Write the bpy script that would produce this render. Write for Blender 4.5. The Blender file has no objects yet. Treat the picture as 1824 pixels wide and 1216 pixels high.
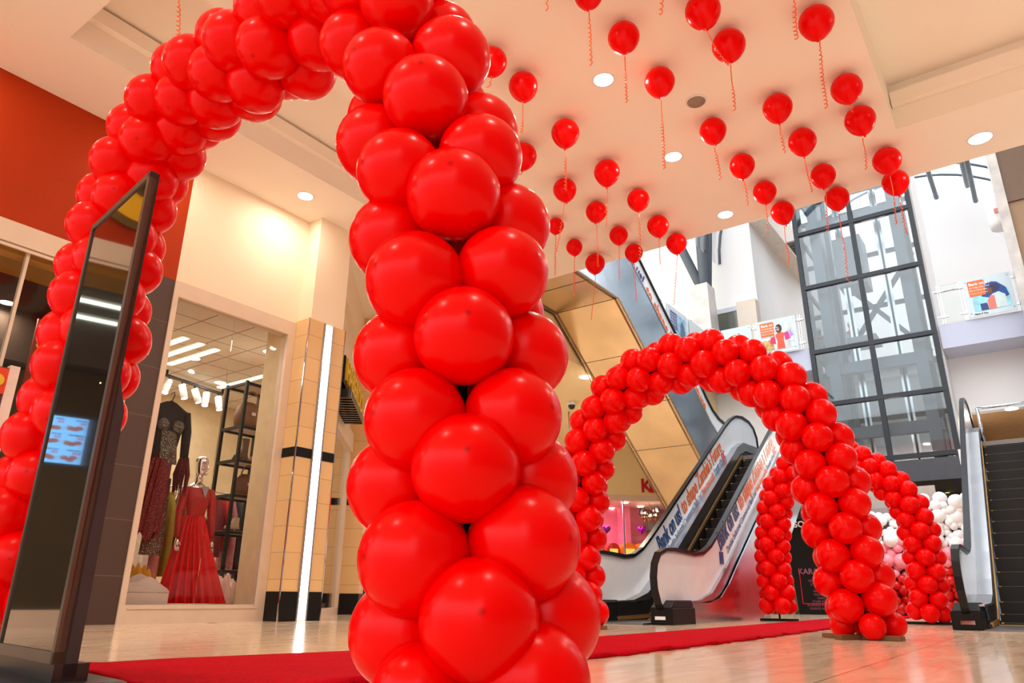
import bpy, bmesh, math, random
from mathutils import Vector, Matrix
random.seed(7)
SC = bpy.context.scene
COL = SC.collection
# ------------------------------------------------------------------ camera
FPX, YAW, PITCH, ROLL, CAMH = 1290.0, 0.944, 0.34046804, 0.0075, 0.30
Fv = Vector((math.sin(YAW)*math.cos(PITCH), math.cos(YAW)*math.cos(PITCH), math.sin(PITCH)))
_rt = Vector((math.cos(YAW), -math.sin(YAW), 0)); _up = _rt.cross(Fv)
Rv = _rt*math.cos(ROLL)+_up*math.sin(ROLL); Uv = -_rt*math.sin(ROLL)+_up*math.cos(ROLL)
CAM = Vector((0, 0, CAMH))
cd = bpy.data.cameras.new('camera'); cam = bpy.data.objects.new('camera', cd); COL.objects.link(cam)
cd.sensor_fit = 'HORIZONTAL'; cd.sensor_width = 36.0; cd.lens = FPX/1824*36; cd.clip_start = 0.05; cd.clip_end = 300
cam.matrix_world = Matrix(((Rv.x, Uv.x, -Fv.x, 0), (Rv.y, Uv.y, -Fv.y, 0), (Rv.z, Uv.z, -Fv.z, CAMH), (0, 0, 0, 1)))
SC.camera = cam
def ray(px, py): return Fv + Rv*((px-912)/FPX) - Uv*((py-608)/FPX)
def onX(px, py, v): d = ray(px, py); return CAM + d*(v/d.x)
def onY(px, py, v): d = ray(px, py); return CAM + d*(v/d.y)
def onZ(px, py, v): d = ray(px, py); return CAM + d*((v-CAMH)/d.z)
def pj(P): q = Vector(P)-CAM; z = q.dot(Fv); return 912+FPX*q.dot(Rv)/z, 608-FPX*q.dot(Uv)/z, z
# ------------------------------------------------------------------ world and exposure
w = bpy.data.worlds.new('world'); SC.world = w; w.use_nodes = True
nt = w.node_tree; bg = nt.nodes['Background']
tc = nt.nodes.new('ShaderNodeTexCoord'); sx = nt.nodes.new('ShaderNodeSeparateXYZ'); rp = nt.nodes.new('ShaderNodeValToRGB')
nt.links.new(tc.outputs['Generated'], sx.inputs[0]); nt.links.new(sx.outputs['Z'], rp.inputs[0])
rp.color_ramp.elements[0].position = 0.0; rp.color_ramp.elements[0].color = (.34, .31, .285, 1)
rp.color_ramp.elements[1].position = 0.45; rp.color_ramp.elements[1].color = (.94, .97, 1.0, 1)
nt.links.new(rp.outputs[0], bg.inputs[0]); bg.inputs[1].default_value = 3.6
vs = SC.view_settings; SC.display_settings.display_device = 'sRGB'
vs.view_transform = 'Standard'; vs.look = 'None'; vs.gamma = 1; vs.use_curve_mapping = False; vs.exposure = 0.0
def area(name, loc, size, power, color=(1, .88, .74), shape='DISK', rot=(0, 0, 0), sy=None, spread=None):
    l = bpy.data.lights.new(name, 'AREA'); l.shape = shape; l.size = size; l.energy = power; l.color = color
    if sy: l.size_y = sy
    if spread: l.spread = spread
    o = bpy.data.objects.new(name, l); o.location = loc; o.rotation_euler = rot; COL.objects.link(o); return o
# ------------------------------------------------------------------ materials
def lin(c):
    return tuple(((v/255)/12.92 if v/255 <= .04045 else ((v/255+.055)/1.055)**2.4) for v in c)
MATS = {}
def mat(name, rgb, rough=.5, metal=0, var=.06, scale=6, bump=0, emit=0, coat=0, spec=.5, trans=0, sss=0, ecol=None):
    if name in MATS: return MATS[name]
    m = bpy.data.materials.new(name); m.use_nodes = True; n = m.node_tree.nodes; L = m.node_tree.links
    b = n['Principled BSDF']; c = lin(rgb)
    t = n.new('ShaderNodeTexCoord'); z = n.new('ShaderNodeTexNoise'); z.inputs['Scale'].default_value = scale; z.inputs['Detail'].default_value = 3
    L.new(t.outputs['Object'], z.inputs['Vector'])
    r = n.new('ShaderNodeValToRGB'); L.new(z.outputs[0], r.inputs[0])
    r.color_ramp.elements[0].position = .3; r.color_ramp.elements[1].position = .7
    r.color_ramp.elements[0].color = tuple(v*(1-var) for v in c)+(1,); r.color_ramp.elements[1].color = tuple(min(1, v*(1+var)) for v in c)+(1,)
    L.new(r.outputs[0], b.inputs['Base Color'])
    b.inputs['Roughness'].default_value = rough; b.inputs['Metallic'].default_value = metal
    b.inputs['Specular IOR Level'].default_value = spec; b.inputs['Coat Weight'].default_value = coat; b.inputs['Coat Roughness'].default_value = .06
    if bump:
        bp = n.new('ShaderNodeBump'); bp.inputs['Strength'].default_value = bump; bp.inputs['Distance'].default_value = .01
        L.new(z.outputs[0], bp.inputs['Height']); L.new(bp.outputs[0], b.inputs['Normal'])
    if emit:
        b.inputs['Emission Color'].default_value = (lin(ecol) if ecol else c)+(1,); b.inputs['Emission Strength'].default_value = emit
    if trans:
        tr = n.new('ShaderNodeBsdfTranslucent'); mx = n.new('ShaderNodeMixShader'); L.new(r.outputs[0], tr.inputs[0])
        mx.inputs[0].default_value = trans; L.new(b.outputs[0], mx.inputs[1]); L.new(tr.outputs[0], mx.inputs[2]); L.new(mx.outputs[0], n['Material Output'].inputs[0])
    MATS[name] = m; return m
def glassmat(name, tint=(1, 1, 1), refl=1.0, ior=1.45, extra=0.0):
    if name in MATS: return MATS[name]
    m = bpy.data.materials.new(name); m.use_nodes = True; n = m.node_tree.nodes; L = m.node_tree.links
    n.remove(n['Principled BSDF'])
    t = n.new('ShaderNodeBsdfTransparent'); t.inputs[0].default_value = tint+(1,)
    g = n.new('ShaderNodeBsdfGlossy'); g.inputs['Roughness'].default_value = .02
    f = n.new('ShaderNodeFresnel'); f.inputs[0].default_value = ior
    mu = n.new('ShaderNodeMath'); mu.operation = 'MULTIPLY_ADD'; mu.inputs[1].default_value = refl; mu.inputs[2].default_value = extra
    L.new(f.outputs[0], mu.inputs[0]); mx = n.new('ShaderNodeMixShader')
    L.new(mu.outputs[0], mx.inputs[0]); L.new(t.outputs[0], mx.inputs[1]); L.new(g.outputs[0], mx.inputs[2]); L.new(mx.outputs[0], n['Material Output'].inputs[0])
    MATS[name] = m; return m
def tilemat(name, rgb, grout, size, rough=.3, gap=.01, var=.08, off=(0, 0, 0), rot=(0, 0, 0), vein=0, freq=.5, offset=0.0, bumpy=0, coat=0, plane='XY', asp=1.0):
    if name in MATS: return MATS[name]
    m = bpy.data.materials.new(name); m.use_nodes = True; n = m.node_tree.nodes; L = m.node_tree.links; b = n['Principled BSDF']
    t = n.new('ShaderNodeTexCoord'); mp = n.new('ShaderNodeMapping'); L.new(t.outputs['Object'], mp.inputs[0])
    sp = n.new('ShaderNodeSeparateXYZ'); cb = n.new('ShaderNodeCombineXYZ'); L.new(mp.outputs[0], sp.inputs[0])
    for k in (0, 1): L.new(sp.outputs['XYZ'.index(plane[k])], cb.inputs[k])
    mp.inputs['Location'].default_value = off
    br = n.new('ShaderNodeTexBrick'); L.new(cb.outputs[0], br.inputs[0]); br.offset = offset; br.squash = 1
    br.inputs['Scale'].default_value = 1; br.inputs['Brick Width'].default_value = size*asp; br.inputs['Row Height'].default_value = size
    br.inputs['Mortar Size'].default_value = gap; br.inputs['Mortar Smooth'].default_value = .1
    c = lin(rgb); br.inputs['Color1'].default_value = tuple(v*(1-var) for v in c)+(1,); br.inputs['Color2'].default_value = tuple(min(1, v*(1+var)) for v in c)+(1,)
    br.inputs['Mortar'].default_value = lin(grout)+(1,)
    out = br.outputs[0]
    if vein:
        mp2 = n.new('ShaderNodeMapping'); L.new(t.outputs['Object'], mp2.inputs[0]); mp2.inputs['Scale'].default_value = (.5, 2.6, 1); mp2.inputs['Rotation'].default_value = (0, 0, .35)
        z = n.new('ShaderNodeTexNoise'); z.inputs['Scale'].default_value = 3.0; z.inputs['Detail'].default_value = 7; z.inputs['Distortion'].default_value = 1.2; L.new(mp2.outputs[0], z.inputs[0])
        r = n.new('ShaderNodeValToRGB'); L.new(z.outputs[0], r.inputs[0])
        r.color_ramp.elements[0].position = .3; r.color_ramp.elements[0].color = (1-vein, 1-vein*1.25, 1-vein*1.5, 1); r.color_ramp.elements[1].position = .62; r.color_ramp.elements[1].color = (1, 1, 1, 1)
        mi = n.new('ShaderNodeMix'); mi.data_type = 'RGBA'; mi.blend_type = 'MULTIPLY'; mi.inputs[0].default_value = 1
        L.new(br.outputs[0], mi.inputs[6]); L.new(r.outputs[0], mi.inputs[7]); out = mi.outputs[2]
        rr = n.new('ShaderNodeMapRange'); L.new(z.outputs[0], rr.inputs[0]); rr.inputs[3].default_value = rough*.7; rr.inputs[4].default_value = rough*1.4; L.new(rr.outputs[0], b.inputs['Roughness'])
    else: b.inputs['Roughness'].default_value = rough
    L.new(out, b.inputs['Base Color']); b.inputs['Coat Weight'].default_value = coat; b.inputs['Coat Roughness'].default_value = .05
    MATS[name] = m; return m
RED = mat('balloon_latex', (250, 0, 0), .24, var=.02, scale=2, spec=.16, trans=.12)
# a darker latex spot at the thick end opposite the knot
def _latex_spot(m):
    n = m.node_tree.nodes; L = m.node_tree.links; b = n['Principled BSDF']
    t = n.new('ShaderNodeTexCoord'); sp = n.new('ShaderNodeVectorMath'); sp.operation = 'DISTANCE'; sp.inputs[1].default_value = (0, 0, .5)
    L.new(t.outputs['Object'], sp.inputs[0]); r = n.new('ShaderNodeValToRGB'); L.new(sp.outputs['Value'], r.inputs[0])
    r.color_ramp.elements[0].position = .004; r.color_ramp.elements[0].color = (.55, .55, .55, 1); r.color_ramp.elements[1].position = .045; r.color_ramp.elements[1].color = (1, 1, 1, 1)
    mi = n.new('ShaderNodeMix'); mi.data_type = 'RGBA'; mi.blend_type = 'MULTIPLY'; mi.inputs[0].default_value = 1
    src = b.inputs['Base Color'].links[0].from_socket; L.new(src, mi.inputs[6]); L.new(r.outputs[0], mi.inputs[7]); L.new(mi.outputs[2], b.inputs['Base Color'])
_latex_spot(RED)
WHITEB = mat('balloon_white', (240, 240, 240), .3, var=.02); PINKB = mat('balloon_pink', (245, 150, 165), .3, var=.05); RED2 = mat('balloon_deep_red', (205, 12, 8), .3, var=.06)
CREAM = mat('cream_paint', (248, 228, 200), .8, var=.015, scale=1.5); CEIL = mat('ceiling_paint', (252, 240, 226), .85, var=.012, scale=.8)
WHITE = mat('white_paint', (238, 238, 238), .75, var=.012, scale=1); ORED = mat('orange_red_paint', (176, 52, 4), .6, var=.03, scale=1.5, spec=.2)
BROWN = mat('dark_brown_tile', (74, 56, 48), .45, var=.08); BLACK = mat('black_gloss', (14, 13, 13), .18, var=.1); BLACKM = mat('black_matt', (14, 13, 13), .5, var=.1, spec=.25)
STEEL = mat('brushed_steel', (190, 192, 196), .28, 1, var=.05, scale=3); CHROME = mat('chrome', (225, 225, 228), .08, 1, var=.02)
GREYST = mat('grey_painted_steel', (92, 104, 116), .45, var=.05); DKST = mat('dark_frame_steel', (22, 30, 40), .4, var=.05)
BRONZE = mat('polished_bronze_sheet', (236, 220, 190), .2, 1, var=.12, scale=1.2, bump=.25)
MIRST = mat('polished_steel_sheet', (205, 215, 226), .2, 1, var=.1, scale=1.4, bump=.3)
WDECAL = mat('white_film', (232, 236, 240), .25, var=.02, coat=.5); RUB = mat('black_rubber', (12, 13, 18), .3, var=.1, spec=.3)
FRAME = mat('cream_aluminium', (226, 204, 182), .4, var=.03); LBLUE = mat('pale_blue_glass_film', (200, 216, 224), .2, var=.03)
GLASS = glassmat('shop_glass', (1, .99, .98), .55, 1.42, .0); LGLASS = glassmat('lift_glass', (.90, .96, .985), 1.2, 1.5, .03); CLGLASS = glassmat('clear_glass', (.95, .98, .97), .8)
EMW = mat('lamp_glow', (255, 250, 240), emit=14, ecol=(255, 244, 226)); BLUE = mat('text_blue', (10, 58, 120), .4, var=.02); ORANGE = mat('text_orange', (232, 108, 30), .4, var=.02)
YEL = mat('sign_yellow', (225, 185, 30), .5, var=.04); CARPET = mat('red_carpet_pile', (184, 2, 24), .95, var=.18, scale=60, bump=.5, spec=.05)
# ------------------------------------------------------------------ mesh helpers
ORG = {}
class MB:
    def __init__(s): s.v = []; s.f = []; s.sm = []
    def add(s, vs_, fs, smooth=False):
        k = len(s.v); s.v += [tuple(p) for p in vs_]; s.f += [tuple(i+k for i in f) for f in fs]; s.sm += [smooth]*len(fs); return s
    def box(s, x0, x1, y0, y1, z0, z1):
        v = [(x, y, z) for x in (x0, x1) for y in (y0, y1) for z in (z0, z1)]
        return s.add(v, [(0, 1, 3, 2), (4, 6, 7, 5), (0, 4, 5, 1), (2, 3, 7, 6), (0, 2, 6, 4), (1, 5, 7, 3)])
    def hexa(s, b, t):   # bottom 4, top 4
        return s.add(list(b)+list(t), [(3, 2, 1, 0), (4, 5, 6, 7)]+[(i, (i+1) % 4, 4+(i+1) % 4, 4+i) for i in range(4)])
    def bar(s, a, b, w_, h_, up=(0, 0, 1)):
        a = Vector(a); b = Vector(b); d = (b-a).normalized(); u = Vector(up)
        if abs(d.dot(u)) > .98: u = Vector((1, 0, 0))
        r = d.cross(u).normalized(); u = r.cross(d).normalized(); q = [(-1, -1), (1, -1), (1, 1), (-1, 1)]
        return s.hexa([a+r*(i*w_/2)+u*(j*h_/2) for i, j in q], [b+r*(i*w_/2)+u*(j*h_/2) for i, j in q])
    def tube(s, pts, r, n=8, caps=True, smooth=True):
        pts = [Vector(p) for p in pts]; rs = r if isinstance(r, (list, tuple)) else [r]*len(pts); k = len(s.v); vs_ = []; fs = []; prev = None
        for i, p in enumerate(pts):
            d = (pts[min(i+1, len(pts)-1)]-pts[max(i-1, 0)]); d = d.normalized() if d.length > 1e-9 else Vector((0, 0, 1))
            if prev is None: a = d.cross(Vector((0, 0, 1)) if abs(d.z) < .9 else Vector((1, 0, 0))).normalized()
            else: a = (prev-d*prev.dot(d)).normalized()
            prev = a; b = d.cross(a)
            vs_ += [p+(a*math.cos(2*math.pi*j/n)+b*math.sin(2*math.pi*j/n))*rs[i] for j in range(n)]
        for i in range(len(pts)-1):
            fs += [(i*n+j, i*n+(j+1) % n, (i+1)*n+(j+1) % n, (i+1)*n+j) for j in range(n)]
        s.add(vs_, fs, smooth)
        if caps: s.f += [tuple(k+j for j in reversed(range(n))), tuple(k+(len(pts)-1)*n+j for j in range(n))]; s.sm += [False, False]
        return s
    def sweep(s, pts, w_, h_):   # rectangular section along a path in the XZ plane (width in Y)
        n = len(pts); vs_ = []
        for i, p in enumerate(pts):
            p = Vector(p); d = (Vector(pts[min(i+1, n-1)])-Vector(pts[max(i-1, 0)])).normalized(); nn = Vector((-d.z, 0, d.x))
            for a, b in ((-1, -1), (1, -1), (1, 1), (-1, 1)): vs_.append(p+Vector((0, a*w_/2, 0))+nn*(b*h_/2))
        fs = [(4*i+j, 4*i+(j+1) % 4, 4*i+4+(j+1) % 4, 4*i+4+j) for i in range(n-1) for j in range(4)]+[(3, 2, 1, 0), (4*n-4, 4*n-3, 4*n-2, 4*n-1)]
        return s.add(vs_, fs)
    def prism(s, poly, off):      # planar polygon extruded by a vector
        n = len(poly); off = Vector(off); a = [Vector(p) for p in poly]
        return s.add(a+[p+off for p in a], [tuple(range(n)), tuple(reversed(range(n, 2*n)))]+[(i, n+i, n+(i+1) % n, (i+1) % n) for i in range(n)])
    def lathe(s, prof, c=(0, 0, 0), n=24, smooth=True, ax='z', sx=1, sy=1):
        vs_ = []; c = Vector(c)
        for r, z in prof:
            for j in range(n):
                a = 2*math.pi*j/n; p = (r*math.cos(a)*sx, r*math.sin(a)*sy, z)
                if ax == 'x': p = (p[2], p[0], p[1])
                if ax == 'y': p = (p[0], p[2], p[1])
                vs_.append(c+Vector(p))
        fs = [(i*n+j, i*n+(j+1) % n, (i+1)*n+(j+1) % n, (i+1)*n+j) for i in range(len(prof)-1) for j in range(n)]
        fs += [tuple(reversed(range(n))), tuple((len(prof)-1)*n+j for j in range(n))]
        return s.add(vs_, fs, smooth)
    def ball(s, c, r, n=12, m=8, sz=1.0, sx=1.0, sy=1.0):
        return s.lathe([(r*math.sin(math.pi*i/m) if 0 < i < m else r*.02, -r*sz*math.cos(math.pi*i/m)) for i in range(m+1)], c, n, True, 'z', sx, sy)
    def mesh(s, name):
        m = bpy.data.meshes.new(name); m.from_pydata(s.v, [], s.f); m.update()
        bm = bmesh.new(); bm.from_mesh(m); 
        bmesh.ops.recalc_face_normals(bm, faces=bm.faces); bm.to_mesh(m); bm.free()
        if len(s.sm) == len(m.polygons): m.polygons.foreach_set('use_smooth', s.sm)
        return m
    def build(s, name, material, parent=None, kind=None, bevel=0):
        o0 = Vector((0, 0, 0))
        if parent is not None:
            o0 = ORG.get(parent.name, Vector((0, 0, 0)))
            s.v = [tuple(Vector(p)-o0) for p in s.v]
        o = bpy.data.objects.new(name, s.mesh(name)); COL.objects.link(o); o.data.materials.append(material)
        if parent is not None: o.parent = parent
        ORG[o.name] = o0
        if kind: o['kind'] = kind
        if bevel:
            md = o.modifiers.new('bevel', 'BEVEL'); md.width = bevel; md.segments = 2; md.limit_method = 'ANGLE'
        return o
def thing(name, label, cat, loc=(0, 0, 0), group=None):
    o = bpy.data.objects.new(name, None); COL.objects.link(o); o.location = loc; o.empty_display_size = .1
    o['label'] = label; o['category'] = cat
    if group: o['group'] = group
    ORG[o.name] = Vector(loc); return o
def tag(o, label, cat, group=None, kind=None):
    o['label'] = label; o['category'] = cat
    if group: o['group'] = group
    if kind: o['kind'] = kind
    return o
def struct(name, mb, m, **k): return mb.build(name, m, None, 'structure', **k)
def text(name, s, size, material, M, parent=None, ext=.004, shear=0, align='LEFT', bold=0, sx=1.0):
    c = bpy.data.curves.new('txt', 'FONT'); c.body = s; c.size = size; c.extrude = ext; c.shear = shear; c.align_x = align; c.offset = bold; c.resolution_u = 3
    o = bpy.data.objects.new('txt', c); COL.objects.link(o); dg = bpy.context.evaluated_depsgraph_get()
    me = bpy.data.meshes.new_from_object(o.evaluated_get(dg)); bpy.data.objects.remove(o)
    me.transform(Matrix.Diagonal((sx, 1, 1, 1))); me.transform(M); me.name = name
    if parent is not None: me.transform(Matrix.Translation(-ORG.get(parent.name, Vector((0, 0, 0)))))
    r = bpy.data.objects.new(name, me); COL.objects.link(r); me.materials.clear(); me.materials.append(material)
    if parent is not None: r.parent = parent
    return r
def frame(o, x, y):    # matrix with text x-axis, y-axis at origin
    x = Vector(x).normalized(); y = Vector(y); y = (y-x*y.dot(x)).normalized(); z = x.cross(y)
    M = Matrix.Identity(4)
    for i in range(3): M[i][0] = x[i]; M[i][1] = y[i]; M[i][2] = z[i]; M[i][3] = o[i]
    return M
W = 8.43; ZC = 5.78; XE = 10.15
# ------------------------------------------------------------------ the setting
MARBLE = tilemat('polished_floor_tile', (242, 218, 188), (160, 126, 96), 1.2, rough=.15, gap=.004, var=.03, vein=.10, off=(.05, .35, 0), coat=.25)
PTILE = tilemat('cream_wall_tile', (236, 196, 140), (170, 132, 92), .335, rough=.35, gap=.003, var=.035, plane='XZ', off=(.14, 0, .16), asp=2.2)
BTILE = tilemat('brown_wall_tile', (78, 60, 52), (120, 100, 88), .6, rough=.5, gap=.003, var=.04, plane='XZ', off=(.3, 0, .1), asp=3)
ACT = tilemat('suspended_ceiling_tile', (232, 222, 208), (150, 142, 132), .6, rough=.8, gap=.012, var=.015, off=(.1, .2, 0))
WMARB = mat('veined_white_marble', (196, 190, 184), .3, var=.22, scale=2.2)
struct('wall_right', MB().box(-9, 32, -9.3, -9, 0, 14), mat('shaded_shopfronts', (120, 100, 84), .7, var=.3, scale=.6))  # unseen side wall, added dark to tone down reflections in the glass
struct('floor', MB().box(-9, 32, -9, 18, -.2, 0), MARBLE)
# hall ceiling slab with two coffers
c = MB(); cx0, cx1, cy0, cy1 = 2.2, 7.3, 5.71, 7.32; rx1, ry1, rx0, ry0 = 8.87, .6, 3.2, -2.2
T = 6.9
c.box(-9, XE, cy1, W, ZC, T); c.box(-9, cx0, cy0, cy1, ZC, T); c.box(cx1, XE, cy0, cy1, ZC, T); c.box(-9, XE, ry1, cy0, ZC, T)
c.box(rx1, XE, ry0, ry1, ZC, T); c.box(-9, rx0, ry0, ry1, ZC, T); c.box(-9, XE, -3.6, ry0, ZC, T)
c.box(cx0, cx1, cy0, cy1, 6.3, T); c.box(rx0, rx1, ry0, ry1, 6.42, T)
c.box(6.87, XE, W, 18, ZC, T)
struct('ceiling', c, CEIL)
t_ = MB()
for (a0, a1, b0, b1) in ((cx0, cx1, cy0, cy1), (rx0, rx1, ry0, ry1)):
    g = .1; t_.box(a1-g, a1-.002, b0+.01, b1-.01, 6.08, 6.26)
    if a0 < 3: t_.box(a0+.002, a1-g-.01, b1-g, b1-.002, 6.08, 6.26)
struct('trim_1', t_, CEIL)
# left wall: restaurant bay, brown pier, dress shop bay
wl = MB(); wl.box(4.33, 6.25, W, W+.25, 4.08, T); wl.box(6.25, 6.86, 8.14, W+.25, 4.11, T)
struct('wall_left', wl, CREAM)
struct('wall_left_red', MB().box(-4.5, 4.33, W, W+.25, 4.08, T), ORED)
struct('wall_left_pier', MB().box(3.97, 4.32, W-.01, W+.3, 0, 4.08), BTILE)
f = MB(); f.box(-4.5, 3.97, W-.03, W+.12, 3.84, 4.08); f.box(3.84, 3.97, W-.03, W+.12, 0, 3.84); f.box(-4.5, 3.84, W-.03, W+.12, 0, .16)
f.box(3.78, 3.80, W-.02, W+.05, .16, 3.84); f.box(-4.5, 3.84, W-.05, W-.03, 3.78, 3.81)
w1 = struct('window_1', f, FRAME)
for a, b in ((-4.5, -1.1), (-1.1, .75), (.75, 2.665), (2.695, 3.78)): MB().box(a, b, W+.02, W+.035, .16, 3.82).build('pane', GLASS, w1)
MB().box(2.665, 2.695, W+.0, W+.06, .16, 3.82).build('mullion', FRAME, w1)
f = MB(); f.box(4.32, 6.2, W-.03, W+.12, 3.87, 4.08); f.box(4.32, 4.385, W-.03, W+.12, 0, 3.87); f.box(6.08, 6.2, W-.03, W+.12, 0, 3.87); f.box(4.385, 6.08, W-.03, W+.12, 0, .2)
f.box(4.385, 6.08, W-.045, W-.03, 3.87, 3.9); f.box(4.41, 6.06, W-.045, W-.03, .155, .165)
w2 = struct('window_2', f, FRAME)
for a, b in ((4.385, 5.245), (5.25, 6.08)): MB().box(a, b, W+.02, W+.035, .2, 3.87).build('pane', GLASS, w2)
# tiled pillar with the light strip
p = struct('wall_left_pillar', MB().box(6.204, 6.877, 8.116, W+.25, 0, 4.11), PTILE)
bb = MB()
for z0, z1 in ((0, .36), (2.10, 2.23)): bb.box(6.198, 6.47, 8.108, W, z0, z1); bb.box(6.64, 6.883, 8.108, W, z0, z1)
bb.build('black_tile_band', BLACKM, p)
MB().bar((6.2, 8.112, 0), (6.2, 8.112, 4.11), .016, .016).bar((6.88, 8.112, 0), (6.88, 8.112, 4.11), .016, .016).build('corner_trim', CHROME, p)
MB().box(6.47, 6.495, 8.09, 8.12, 0, 4.1).box(6.62, 6.645, 8.09, 8.12, 0, 4.1).build('light_strip_channel', STEEL, p)
MB().box(6.495, 6.62, 8.1, 8.118, .02, 4.09).build('light_strip', mat('led_strip', (255, 250, 240), emit=9, ecol=(255, 250, 238)), p)
# angled shopfront behind the pillar
AP = onZ(619, 493, ZC); AD = (onZ(645, 585, ZC)-AP).normalized(); AN = Vector((AD.y, -AD.x, 0))
def onA(px, py, off=0):
    d = ray(px, py); P0 = AP+AN*off; t = (P0-CAM).dot(AN)/d.dot(AN); return CAM+d*t
def apt(u, off, z): return Vector((AP.x, AP.y, 0))+AD*u+AN*off+Vector((0, 0, z))
def abox(mb, u0, u1, o0, o1, z0, z1): return mb.hexa([apt(u0, o0, z0), apt(u1, o0, z0), apt(u1, o1, z0), apt(u0, o1, z0)], [apt(u0, o0, z1), apt(u1, o0, z1), apt(u1, o1, z1), apt(u0, o1, z1)])
q = MB(); abox(q, -1.2, 3.2, -.2, 0, 3.3, T); struct('wall_left_angled', q, CREAM)
q = MB(); abox(q, -1.2, 3.2, 0, .12, 5.1, ZC); struct('trim_2', q, CREAM)
q = MB(); abox(q, -1.2, 3.2, 0, .1, 2.95, 3.3); abox(q, -1.2, -.55, -.05, .06, 0, 3.0); abox(q, 1.9, 2.05, -.05, .06, 0, 3.0); abox(q, -.55, 2.05, -.05, .06, 0, .12)
d1 = struct('door_1', q, FRAME); q = MB(); abox(q, -.55, 1.9, -.02, 0, .12, 2.95); q.build('pane', GLASS, d1)
q = MB(); abox(q, 2.05, 2.9, -.3, .4, .36, ZC); d2 = struct('wall_left_rear_pier', q, PTILE); q = MB(); abox(q, 2.04, 2.91, -.31, .41, 0, .36); abox(q, 2.04, 2.91, -.31, .41, 1.95, 2.08); q.build('black_tile_band', BLACKM, d2)
# low ceiling and far wall (pink sweet shop)
QC = CAM+ray(1120, 1068)*23.0; QD = Vector((.783, -.62, 0)).normalized(); QN = Vector((-.62, -.783, 0)).normalized()
def onQ(px, py, off=0):
    d = ray(px, py); P0 = QC+QN*off; return CAM+d*((P0-CAM).dot(QN)/d.dot(QN))
def uq(px, py, off=0): P = onQ(px, py, off); return (P-QC).dot(QD), P.z
def qpt(u, off, z): return Vector((QC.x, QC.y, 0))+QD*u+QN*off+Vector((0, 0, z))
def qbox(mb, u0, u1, o0, o1, z0, z1): return mb.hexa([qpt(u0, o0, z0), qpt(u1, o0, z0), qpt(u1, o1, z0), qpt(u0, o1, z0)], [qpt(u0, o0, z1), qpt(u1, o0, z1), qpt(u1, o1, z1), qpt(u0, o1, z1)])
zl = uq(1100, 804)[1]; zh = uq(1120, 882)[1]; zg = uq(1120, 890)[1]; qs = uq(1060, 990)[1]
WARM = mat('warm_cream_paint', (248, 224, 172), .8, var=.01)
q = MB(); qbox(q, -6, 3.2, -.2, 0, zh, zl+.3); struct('wall_far', q, WARM)
q = MB(); qbox(q, -6, 3.2, -.15, .03, zg, zh); qbox(q, -6, 3.2, -.15, .02, 0, .9); w3 = struct('window_3', q, FRAME)
q = MB(); qbox(q, -6, 3.2, -.05, -.03, .9, zg); q.build('pane', CLGLASS, w3)
um = uq(1112, 940)[0]; q = MB(); qbox(q, um-.02, um+.02, -.06, 0, .9, zg); q.build('mullion', STEEL, w3)
struct('ceiling_low', MB().box(XE, 30, 7.5, 18, zl, 6.2), WARM)
PINKW = mat('pink_paint', (236, 120, 150), .7, var=.03)
q = MB(); qbox(q, -6, 3.2, -3.2, -3.0, 0, zg+.1); u0 = uq(1105, 950, -3)[0]; qbox(q, u0-.1, u0+.1, -3.0, -2.3, 0, zg+.1); struct('wall_far_pink', q, PINKW)
q = MB(); qbox(q, -6, 3.2, -3.2, -.16, zg+.1, zg+.2); struct('ceiling_sweet_shop', q, mat('pinkish_ceiling', (236, 200, 190), .8))
# atrium: mezzanine, gallery, walls and vaulted roof light
XB = 20.0
struct('floor_mezzanine', MB().box(17.05, XB, -4, 1.2, 2.9, 3.2).box(17.1, XB, 4.4, 5.85, 2.9, 3.2), WHITE)
g1 = MB().box(XB, 21.6, -5, 1.29, 6.2, 6.82).box(XB, 22, 4.36, 7.3, 6.2, 6.82).box(12, XB+2, 7.3, 9, 6.2, 6.82)
struct('floor_gallery', g1, mat('gallery_edge_paint', (190, 196, 216), .6, var=.01))
struct('wall_atrium_lower', MB().box(21.0, 21.3, -5, 1.3, 4.75, 6.2).box(21.0, 21.3, 4.4, 9, 3.2, 6.2), WHITE)
struct('ceiling_under_gallery', MB().box(21.3, 27, -5, 1.3, 4.75, 4.9), mat('tan_ceiling', (214, 170, 120), .8))
struct('wall_atrium_tan', MB().box(26.8, 27, -5, 1.3, 3.2, 4.75), mat('tan_wall', (200, 160, 118), .8))
yc = onX(1335, 410, 22).y
ww = MB().box(22, 22.3, yc, 16, 6.8, 16); ww.box(22.3, 30, yc, yc+.3, 6.8, 13.5); struct('wall_atrium_left', ww, WHITE)
struct('trim_3', MB().box(22.05, 30, yc-.55, yc, 12.2, 13.5), mat('pale_stone_cornice', (232, 222, 212), .8))
P1 = onX(1316, 541, 22); P2 = onX(1345, 541, 22)
struct('wall_atrium_pier', MB().box(21.7, 22.1, P2.y-.1, P1.y, 6.8, P1.z-.05), mat('beige_stone', (222, 208, 192), .6, var=.03))
za = onX(1300, 556, 22).z; zb2 = onX(1300, 548, 22).z
w4 = struct('window_4', MB().box(21.95, 22.05, P1.y, 14, za, zb2), mat('grey_lintel', (196, 202, 212), .5))
MB().box(21.97, 22.0, P1.y, 14, 6.82, za).build('pane', mat('dark_shop_glass', (88, 90, 84), .15, coat=.6), w4)
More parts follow.
